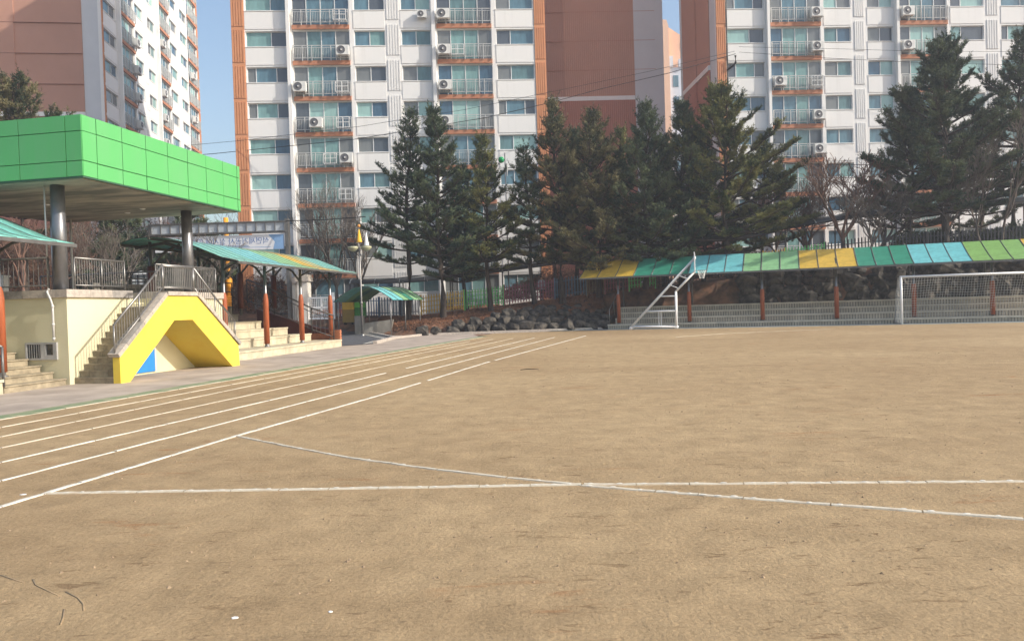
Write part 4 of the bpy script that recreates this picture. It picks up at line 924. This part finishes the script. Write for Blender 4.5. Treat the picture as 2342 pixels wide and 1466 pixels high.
# ------------------------------------------------------------------ overhead wires
def wire(pts,label,r=.022,name='power_line'):
    P=[at(*p) for p in pts]; c=P[0]; q=[]
    for a,b in zip(P,P[1:]): q+=[a.lerp(b,k/6) for k in range(6)]
    q.append(P[-1]); tag(MB().tube([p-c for p in q],r,5).build(name,BLACK,None,c),label,'wire','overhead wires')
wire([(430,333,60),(552,322,58),(820,290,56.5),(1060,252,56.5),(1250,213,57),(1480,165,58.5),(1680,118,60.4)],'upper thin black wire rising from the left block to the bracket on the right block',.016)
wire([(430,357,60),(490,352,59),(820,318,56),(1110,270,56),(1260,235,57),(1370,205,58),(1530,168,59),(1682,124,60.4)],'lower thicker black wire rising to the bracket on the right block',.026)
wire([(1690,120,60.2),(1900,134,60),(2080,143,59.5),(2342,150,59)],'thin wire sagging rightwards across the right block, below its bracket',.016); wire([(1690,108,60.3),(1900,112,60),(2100,118,60),(2342,119,60)],'upper thin wire crossing the right block above the other',.014)
wire([(652,506,50),(740,503,48.5),(836,496,47.3)],'short thick cable from the gantry to the lamp post',.03); wire([(1780,374,53),(2000,378,52),(2342,370,51)],'dark wire stretched behind the bare trees at the right',.024); wire([(1800,408,53),(2342,402,51)],'second dark wire just below the other at the right',.016)
# ------------------------------------------------------------------ vegetation
def npmesh(name,V,F,m):
    me=bpy.data.meshes.new(name); nv=len(V); nf=len(F); k=F.shape[1]
    me.vertices.add(nv); me.vertices.foreach_set('co',V.astype(np.float32).ravel()); me.loops.add(nf*k); me.loops.foreach_set('vertex_index',F.astype(np.int32).ravel())
    me.polygons.add(nf); me.polygons.foreach_set('loop_start',np.arange(0,nf*k,k,dtype=np.int32)); me.polygons.foreach_set('loop_total',np.full(nf,k,dtype=np.int32)); me.materials.append(m); me.update(calc_edges=True); return me
def shoots(P,D,L,rg,nn=12,nl=.16,nw=.022,spread=.75):
    """needle brushes: P origins (N,3), D directions, L lengths"""
    N=len(P); D=D/np.linalg.norm(D,axis=1,keepdims=True)
    k=np.tile(np.arange(nn),(N,1)); t=rg.random((N,nn))
    base=P[:,None,:]+D[:,None,:]*(L[:,None]*t)[:,:,None]
    rv=rg.normal(size=(N,nn,3)); rv-= (rv*D[:,None,:]).sum(2,keepdims=True)*D[:,None,:]; rv/=np.linalg.norm(rv,axis=2,keepdims=True)+1e-9
    nd=D[:,None,:]*.75+rv*spread; nd/=np.linalg.norm(nd,axis=2,keepdims=True)
    tip=base+nd*(nl*rg.uniform(.7,1.25,(N,nn)))[:,:,None]
    sd=np.cross(nd,rg.normal(size=(N,nn,3))); sd/=np.linalg.norm(sd,axis=2,keepdims=True)+1e-9
    a=base-sd*nw; b=base+sd*nw
    V=np.stack([a,b,tip],2).reshape(-1,3); F=np.arange(len(V)).reshape(-1,3); return V,F
def pine(x,y,h,r,cs,seed,label,m=0,top=.35,dens=1.0,z=None,lean=0,flat_=.0,dry=False):
    rr=random.Random(seed); rg=np.random.default_rng(seed); z0=zt(x,y) if z is None else z
    t=thing('pine_tree',label,'pine tree',WF,(x,y,z0-.05),'pine trees on the bank')
    tr=MB(); n=9; tp=[Vector((lean*(i/n)**1.5+.12*math.sin(i*1.1+seed),.1*math.cos(i*1.7+seed),h*i/n)) for i in range(n+1)]; tr_r=[.17*(h/13)*(1-i/n)**.8+.02 for i in range(n+1)]; tr_r[0]*=1.25
    tr.tube(tp,tr_r,8,False); tr.build('trunk',BARKP,t)
    def tpt(q): i=min(n-1,int(q*n)); return tp[i].lerp(tp[i+1],q*n-i)
    br=MB(); PP=[];DD=[];LL=[]
    q=cs
    while q<.985:
        k=(q-cs)/(1-cs)
        prof=(min(1,(k+.16)*3.4)**.8)*((1-k)**.95*1.0+.07)
        nb=rr.choice([4,5,5,6]) if k<.85 else 4
        a0=rr.random()*6.28
        for j in range(nb):
            L=1.13*r*prof*rr.choice([.55,.75,.9,1.0,1.15,1.3]); a=a0+j*6.28/nb+rr.uniform(-.4,.4); up=-.02+.85*k**1.3+rr.uniform(-.08,.10)
            if L<.25: L=.25
            d=Vector((math.cos(a),math.sin(a),up)).normalized(); p=tpt(q); ns=5; pts=[p.copy()]; dd=d.copy()
            for s in range(ns):
                dd=(dd+Vector((rr.uniform(-.12,.12),rr.uniform(-.12,.12),.07+.05*k-flat_*.05))).normalized(); pts.append(pts[-1]+dd*L/ns)
            br.tube(pts,[.045*(L/2.5+.3)*(1-s/ns)+.008 for s in range(ns+1)],4,False)
            nsub=max(4,int(L*13*dens*(1 if k<.6 else .8)))
            for s in range(nsub):
                f=rr.uniform(.38 if k<.7 else .15,1); i=min(ns-1,int(f*ns)); o=pts[i].lerp(pts[i+1],f*ns-i); bd=(pts[i+1]-pts[i]).normalized()
                sd=bd.cross(Vector((0,0,1))).normalized()*rr.choice([-1,1]); sl=min(.95,L*.38)*rr.uniform(.35,1)*(1.25-f*.7)
                d2=(bd*rr.uniform(.5,1)+sd*rr.uniform(.4,1.2)+Vector((0,0,rr.uniform(-.05,.28)))).normalized(); e=o+d2*sl
                br.tube([o,e],[.012,.006],3,False)
                for w in range(3 if sl>.3 else 2):
                    g=.35+.65*(w+rr.random())/3; oo=o.lerp(e,min(1,g)); d3=(d2*.8+Vector((rr.uniform(-.6,.6),rr.uniform(-.6,.6),rr.uniform(.1,.7)))).normalized(); PP.append(oo); DD.append(d3); LL.append(rr.uniform(.14,.34)+.16*k)
            PP.append(pts[-1]); DD.append((dd+Vector((0,0,.5))).normalized()); LL.append(.4+.3*k)
        q+=((.70-.28*k)/h)*rr.uniform(.5,1.5)*(1 if k<.8 else .8)
    PP.append(tp[-1]);DD.append(Vector((0,0,1)));LL.append(.5)
    br.build('branches',BARKP,t)
    V,F=shoots(np.array([tuple(p) for p in PP]),np.array([tuple(d) for d in DD]),np.array(LL),rg,16,.17,.021)
    link('crown',npmesh('crown',V,F,NEED[m]),t); return t
Y0=50.5
def PX(px_,Y): return (px_-1171)/FPX*Y
def hz(px_,py_,Y,x): return at(px_,py_,Y).z
specs=[ # base px, depth, top px (x,y), radius m, crown start, material, dens, label
 (935,51.3,(936,252),2.7,.27,0,.62,'leftmost pine of the row with a thin open crown, behind the small shelter'),
 (1012,50.3,(992,252),2.9,.20,0,1.0,'second pine from the left, dark and dense with a pointed tip'),
 (1120,51.0,(1105,318),2.6,.24,1,.85,'third pine from the left, shorter, olive needles, over the green fence'),
 (1222,51.2,(1198,330),2.3,.25,0,.8,'fourth pine from the left, short and thin, over the maroon fence'),
 (1290,50.4,(1262,232),2.9,.2,2,.85,'fifth pine, tall with a feathery dry-looking top against the orange strip'),
 (1376,50.3,(1352,255),3.3,.13,2,.95,'olive brown pine before the red-brown gable, above the roof\'s left end'),
 (1482,50.0,(1475,240),3.1,.13,0,.95,'pine standing before the right edge of the red-brown gable'),
 (1560,50.6,(1560,238),3.1,.12,0,1.0,'pine with a forked top filling the gap between the two blocks'),
 (1668,49.6,(1648,200),5.0,.13,1,1.25,'broad large olive pine in front of the corner of the right block'),
 (2165,47.6,(2160,92),4.7,.2,0,1.2,'very large dark pine towering before the right block, near the right edge'),
 (2325,48.4,(2342,72),3.7,.30,0,.95,'tall pine cut by the right edge of the photo'),
 (1325,52.6,(1310,300),2.6,.2,0,.9,'dark pine half hidden behind its neighbours, left of the roof\'s left end'),
 (1525,52.4,(1515,330),2.8,.15,0,1.0,'lower dark pine filling the space behind the basketball frame'),
 (1612,52.2,(1605,300),2.7,.15,0,1.0,'dark pine close behind the left flank of the broad olive pine'),
 (1745,51.5,(1750,330),2.7,.22,1,.8,'olive pine tucked right behind the broad pine, over the lime panels'),
 (1065,52.6,(1058,380),2.2,.2,0,.8,'small dark pine between the second and third pines'),
 (2090,50.5,(2085,230),3.2,.2,0,.9,'dark pine behind the left side of the very large pine'),
 (2250,50.8,(2245,260),3.2,.2,0,.9,'dark pine filling the gap between the two right hand pines'),
 (1425,53.6,(1415,300),2.4,.25,1,.8,'smaller olive pine standing a little behind between two taller ones'),
]
for i,(bx_,Y,tpx,r_,cs,mi,de,lab) in enumerate(specs):
    x=PX(bx_,Y); z0=zt(x,Y); top=at(tpx[0],tpx[1],Y); pine(x,Y,top.z-z0,r_,cs,100+i,lab,mi,dens=de,lean=top.x-x,flat_=.5 if i in (8,9) else 0)
a=at(40,188,44); pine(a.x,44,a.z-2,5.2,.35,140,'pine top poking above the green canopy at the far left',2,dens=.9,z=2)
a=at(300,500,52); pine(a.x,50,a.z-1.2+1,2.6,.1,141,'dark pine behind the pavilion columns',0,dens=1.1,z=1.5)
a=at(450,470,54); pine(a.x,53,a.z-.9,2.6,.08,142,'dark pine behind the gantry at the left',0,dens=1.1,z=1.5)
def bare(x,y,h,seed,label,m=BARKG,spread=.55,levels=6,tr=.13,z=None,grp='bare winter trees',nb=(2,3),fork=.22,lean=(0,0),wide=1.0):
    rr=random.Random(seed); z0=zt(x,y) if z is None else z; t=thing('bare_tree',label,'tree',WF,(x,y,z0-.05),grp); A=MB(); B=MB(); cnt=[0]
    def grow(p,d,L,r,lv):
        if cnt[0]>3600: return
        ns=3; pts=[p]; dd=d
        for s in range(ns): dd=(dd+Vector((rr.gauss(0,.11),rr.gauss(0,.11),.05))).normalized(); pts.append(pts[-1]+dd*L/ns)
        (A if lv<=1 else B).tube(pts,[max(.006,r*(1-.3*s/ns)) for s in range(ns+1)],6 if lv<2 else 3,False); cnt[0]+=1
        if lv>=levels: return
        k=rr.randint(*nb) if lv else rr.randint(3,5)
        for i in range(k):
            a=rr.random()*6.28; th=rr.uniform(.35,1)*spread; u=dd.orthogonal().normalized(); v=dd.cross(u); nd=(dd*math.cos(th)+(u*math.cos(a)+v*math.sin(a))*math.sin(th)); nd.z+=.10; nd.normalize()
            o=pts[-1] if (i==0 or lv==0) else pts[rr.randint(1,ns)]
            grow(o,nd,L*rr.uniform(.62,.88)*(1.0 if lv else 1.35),max(.007,r*(.66 if lv else .55)),lv+1)
    grow(Vector((0,0,0)),Vector((lean[0],lean[1],1)).normalized(),h*fork,tr,0)
    zm=max(v[2] for v in A.v+B.v); k=h/zm
    for q in (A,B): q.v=[(v[0]*k*wide,v[1]*k*wide,v[2]*k) for v in q.v]
    A.build('trunk',m,t); B.build('branches',m,t); return t
def bpx(px_,ybase,Y): return PX(px_,Y)
bare(PX(765,55.5),55.5,10.8,1,'bare deciduous tree with many fine upright twigs left of the pines',spread=.5,levels=7,fork=.17)
bare(PX(700,57),57,7.5,2,'smaller bare tree in front of the lower left of the middle block',spread=.55)
bare(PX(1790,50),50,7.5,3,'bare tree with long curving reddish limbs right of the broad pine',m=BARKR,spread=.8,levels=7,tr=.11,lean=(-.1,0),wide=1.3)
bare(PX(1935,47.8),47.8,7.2,4,'bare vase-shaped tree rising in front of the black fence',m=BARKR,spread=.62,levels=7,tr=.075,fork=.12,wide=1.4)
bare(PX(2300,46.5),46.5,9.5,5,'pale slender bare tree before the large pines at the right edge',spread=.45,levels=6,tr=.09,lean=(-.12,0))
bare(PX(2250,46.3),46.3,8.0,6,'leaning bare tree with fine twigs in front of the very large pine',spread=.55,levels=7,tr=.08,lean=(-.4,0))
bare(PX(1850,51),51,6.2,21,'bushy bare tree with fine reddish twigs right of the broad pine',m=BARKR,spread=.75,levels=7,tr=.08,fork=.12,wide=1.5)
bare(PX(2010,50),50,6.0,22,'bushy bare tree behind the fence left of the very large pine',m=BARKG,spread=.7,levels=7,tr=.08,fork=.12,wide=1.4)
bare(PX(1985,46.8),46.8,5.4,23,'low bare tree just right of the vase-shaped one',m=BARKG,spread=.7,levels=7,tr=.07,fork=.14,wide=1.2)
bare(PX(2170,46.5),46.5,6.5,24,'bare twiggy tree in front of the very large pine trunk',m=BARKG,spread=.6,levels=7,tr=.07,fork=.14,wide=1.2)
bare(PX(830,56),56,8.5,25,'bare fine-twigged tree just left of the leftmost pine',m=BARKG,spread=.55,levels=7,tr=.08,fork=.14,wide=1.1)
bare(PX(60,40),40,6.8,7,'reddish bare tree behind the podium at the far left',m=BARKR,spread=.75,levels=6,tr=.13,z=2)
bare(PX(120,43),43,6,8,'bare tree with orange brown twigs behind the first steel column',m=BARKR,spread=.7,levels=6,tr=.1,z=2)
bare(PX(270,42),42,6.4,9,'pale bare tree between the columns of the pavilion',spread=.6,levels=6,tr=.10,z=1.8)
bare(PX(215,46),46,6.5,10,'thin bare tree behind the pavilion beside the rear column',spread=.6,levels=6,tr=.08,z=1.8)
bare(PX(480,49),49,6,11,'dark bare tree seen under the wavy canopy',spread=.7,levels=6,tr=.14,z=1.5)
bare(PX(600,60),60,7,12,'bare tree behind the gantry banner',m=BARKR,spread=.6,levels=6,tr=.1)
bare(PX(20,50),50,8,13,'bare tree on the earthy slope at the far left',m=BARKR,spread=.6,levels=6,tr=.12)
bare(PX(170,54),54,8,14,'bare tree higher on the earthy slope behind the pavilion',m=BARKR,spread=.6,levels=6,tr=.12)
bare(PX(400,56),56,7.6,15,'bare tree on the slope left of the gantry',m=BARKR,spread=.6,levels=6,tr=.12)
bare(PX(505,61),61,9.0,16,'bare tree rising above the gantry beside the green canopy tip',m=BARKR,spread=.6,levels=6,tr=.12)
def bush(x,y,z,rx,ry,rz_,n,seed,m,name,label,cat='bush',ln=.16,grp=None,lw=.03):
    rg=np.random.default_rng(seed); d=rg.normal(size=(n,3)); d/=np.linalg.norm(d,axis=1,keepdims=True); rad=rg.uniform(.35,1,(n,1))**.5*(1+.25*np.sin(d[:,:1]*5+seed)*np.cos(d[:,1:2]*4)); P=d*rad*np.array([rx,ry,rz_]); P[:,2]=np.abs(P[:,2])
    D=d+rg.normal(size=(n,3))*.5+np.array([0,0,.4]); V,F=shoots(P,D,np.full(n,.18),rg,7,ln,lw,1.0); t=thing(name,label,cat,WF,(x,y,z),grp)
    link('foliage',npmesh('foliage',V,F,m),t); mb=MB(); rr=random.Random(seed)
    for i in range(14): a=rr.random()*6.28; mb.tube([(0,0,0),(rx*.4*math.cos(a),ry*.4*math.sin(a),rz_*.5),(rx*.8*math.cos(a),ry*.8*math.sin(a),rz_*.8)],[.035,.02,.008],4,False)
    mb.build('stems',BARKG,t); return t
BU=[(395,45,1.9,1.9,1.2,1.9,2600,EVER,'rounded dark evergreen bush seen between the columns'),(250,52,2.2,5,2.5,3.2,5200,EVER,'dark evergreen thicket behind the pavilion'),(90,56,4.5,6,3,4,5200,DRY,'brown leafless-looking thicket on the earthy slope'),
    (330,60,2.5,8,3,5.6,7500,EVER,'tall dark evergreen mass far behind the gantry'),(480,64,2,7,3,6.6,6500,DRY,'grey brown thicket under the tip of the green canopy'),(350,63,2.0,6,2,8.5,8000,DRY,'tall grey brown thicket on the far slope left of the gantry'),(450,60,1.8,4,2,6.6,6000,EVER,'tall dark evergreen clump right behind the gantry beam'),(170,60,3.0,6,2,6.5,7000,EVER,'dark evergreen clump high on the slope behind the near column'),(600,57,1.6,4,2,3.2,3500,DRY,'brown thicket behind the terrace wall'),
    (1280,57.6,2.2,4.6,.9,2.1,4200,DRY,'rusty brown dry hedge behind the covered walkway'),(1440,57,2.6,4.0,1,2.2,3600,DRY,'dry brown hedge behind the walkway right of the person'),(1700,56,3.3,5,1,2.2,3600,DRY,'dry hedge behind the fence under the broad pine'),
    (2130,48.2,3.6,2.6,1.0,2.2,3400,EVER,'dark evergreen shrub in front of the black fence under the very large pine'),(2290,47.5,3.8,2.4,1.0,2.0,2600,EVER,'low dark shrub at the foot of the right edge pine'),(700,60,1.5,3.2,1.2,2.2,2600,DRY,'dry brown shrub behind the granite pillars'),(20,48,3.0,4,2,3.2,3600,DRY,'brown thicket low behind the podium railing')]
for i,(px_,Y,z,a,b,c,n,m,lab) in enumerate(BU): bush(PX(px_,Y),Y,z,a,b,c,n,200+i,m,'bush',lab,lw=.035 if m is EVER else .02)
# dry grass and needle litter on the bank
rg=np.random.default_rng(3); N=16000; X=rg.uniform(-9.5,9,N); T=rg.random(N); P=[];D=[]
for x,tt in zip(X,T):
    e=ye(x); y=e+.3+(fy(x)-e)*tt; P.append((x,y,zt(x,y)-.02)); 
P=np.array(P); D=rg.normal(size=P.shape)*.8+np.array([0,0,.5]); V,F=shoots(P,D,np.full(len(P),.03),rg,4,.10,.02,1.1)
LIT=mat('rusty_needle_litter',(.17,.08,.045),.9,.3,.7,col2=(.36,.17,.09),lo=.35,hi=.65)
kind(tag(link('needle_litter',npmesh('needle_litter',V,F,LIT)),'rusty pine needle litter and dry stalks covering the bank','litter'),'stuff')
# ------------------------------------------------------------------ person behind the fence
def skin(name,verts,edges,rad,m,par,sub=1,root=0):
    me=bpy.data.meshes.new(name); me.from_pydata(verts,edges,[]); o=link(name,me,par); me.materials.append(m)
    md=o.modifiers.new('skin','SKIN'); md.use_smooth_shade=True
    sk_=me.skin_vertices[0].data
    for i,r in enumerate(rad): sk_[i].radius=(r,r) if not isinstance(r,tuple) else r
    sk_[root].use_root=True; o.modifiers.new('sub','SUBSURF').levels=sub; o.modifiers['sub'].render_levels=sub; return o
px_=1240; Yp=53.1; xp=PX(px_,Yp)+.0; t=thing('person','person in a pale grey jacket and dark trousers standing behind the maroon fence','person',WF,(xp,fy(xp)+.9,zf(xp)+.06),rz=.25)
SKN=flat('skin_tone',(.50,.30,.21)); JK=flat('grey_jacket_cloth',(.42,.42,.44)); TRO=flat('dark_trouser_cloth',(.03,.03,.04)); HR=flat('black_hair',(.012,.01,.01))
Vv=[(0,0,.92),(0,0,1.12),(0,0,1.36),(0,0,1.46),(0,-.01,1.56),(0,-.01,1.66),(-.17,0,1.38),(-.24,.01,1.12),(-.22,-.06,.88),(.17,0,1.38),(.24,.01,1.12),(.22,-.06,.88),(-.09,0,.85),(-.10,-.01,.47),(-.10,.02,.08),(-.10,-.12,.04),(.09,0,.85),(.10,.0,.47),(.10,.03,.08),(.10,-.11,.04),(-.21,-.08,.79),(.21,-.08,.79)]
Ee=[(0,1),(1,2),(2,3),(3,4),(4,5),(2,6),(6,7),(7,8),(8,20),(2,9),(9,10),(10,11),(11,21),(0,12),(12,13),(13,14),(14,15),(0,16),(16,17),(17,18),(18,19)]
Rr=[.13,.125,.13,.055,.085,.075,.06,.045,.035,.06,.045,.035,.085,.06,.042,.035,.085,.06,.042,.035,.025,.025]
skin('body',Vv,Ee,Rr,SKN,t)
skin('jacket',[Vv[i] for i in (0,1,2,6,7,8,9,10,11)]+[(0,0,1.43),(0,0,.80)],[(0,1),(1,2),(2,3),(3,4),(4,5),(2,6),(6,7),(7,8),(2,9),(0,10)],[.17,.165,.165,.085,.075,.06,.085,.075,.06,.08,.18],JK,t)
skin('trousers',[Vv[0]]+[Vv[i] for i in (12,13,14,16,17,18)],[(0,1),(1,2),(2,3),(0,4),(4,5),(5,6)],[.14,.11,.085,.07,.11,.085,.07],TRO,t)
skin('hair',[(0,.02,1.62),(0,.015,1.70)],[(0,1)],[.105,.09],HR,t)
for sx in (-.1,.1): MB().box((sx-.045,-.16,0),(sx+.045,.08,.08)).build('shoe',TRO,t)

# ------------------------------------------------------------------ haze
HD=.0012
if HD>0:
    hm=bpy.data.materials.new('haze_air'); hm.use_nodes=True; hn=hm.node_tree; hn.nodes.clear()
    pv=hn.nodes.new('ShaderNodeVolumePrincipled'); pv.inputs['Color'].default_value=(.86,.90,1,1); pv.inputs['Density'].default_value=HD; pv.inputs['Anisotropy'].default_value=.2
    ho=hn.nodes.new('ShaderNodeOutputMaterial'); hn.links.new(pv.outputs[0],ho.inputs['Volume'])
    kind(MB().box((-262,-62,-4),(262,262,62)).build('haze',hm),'stuff')
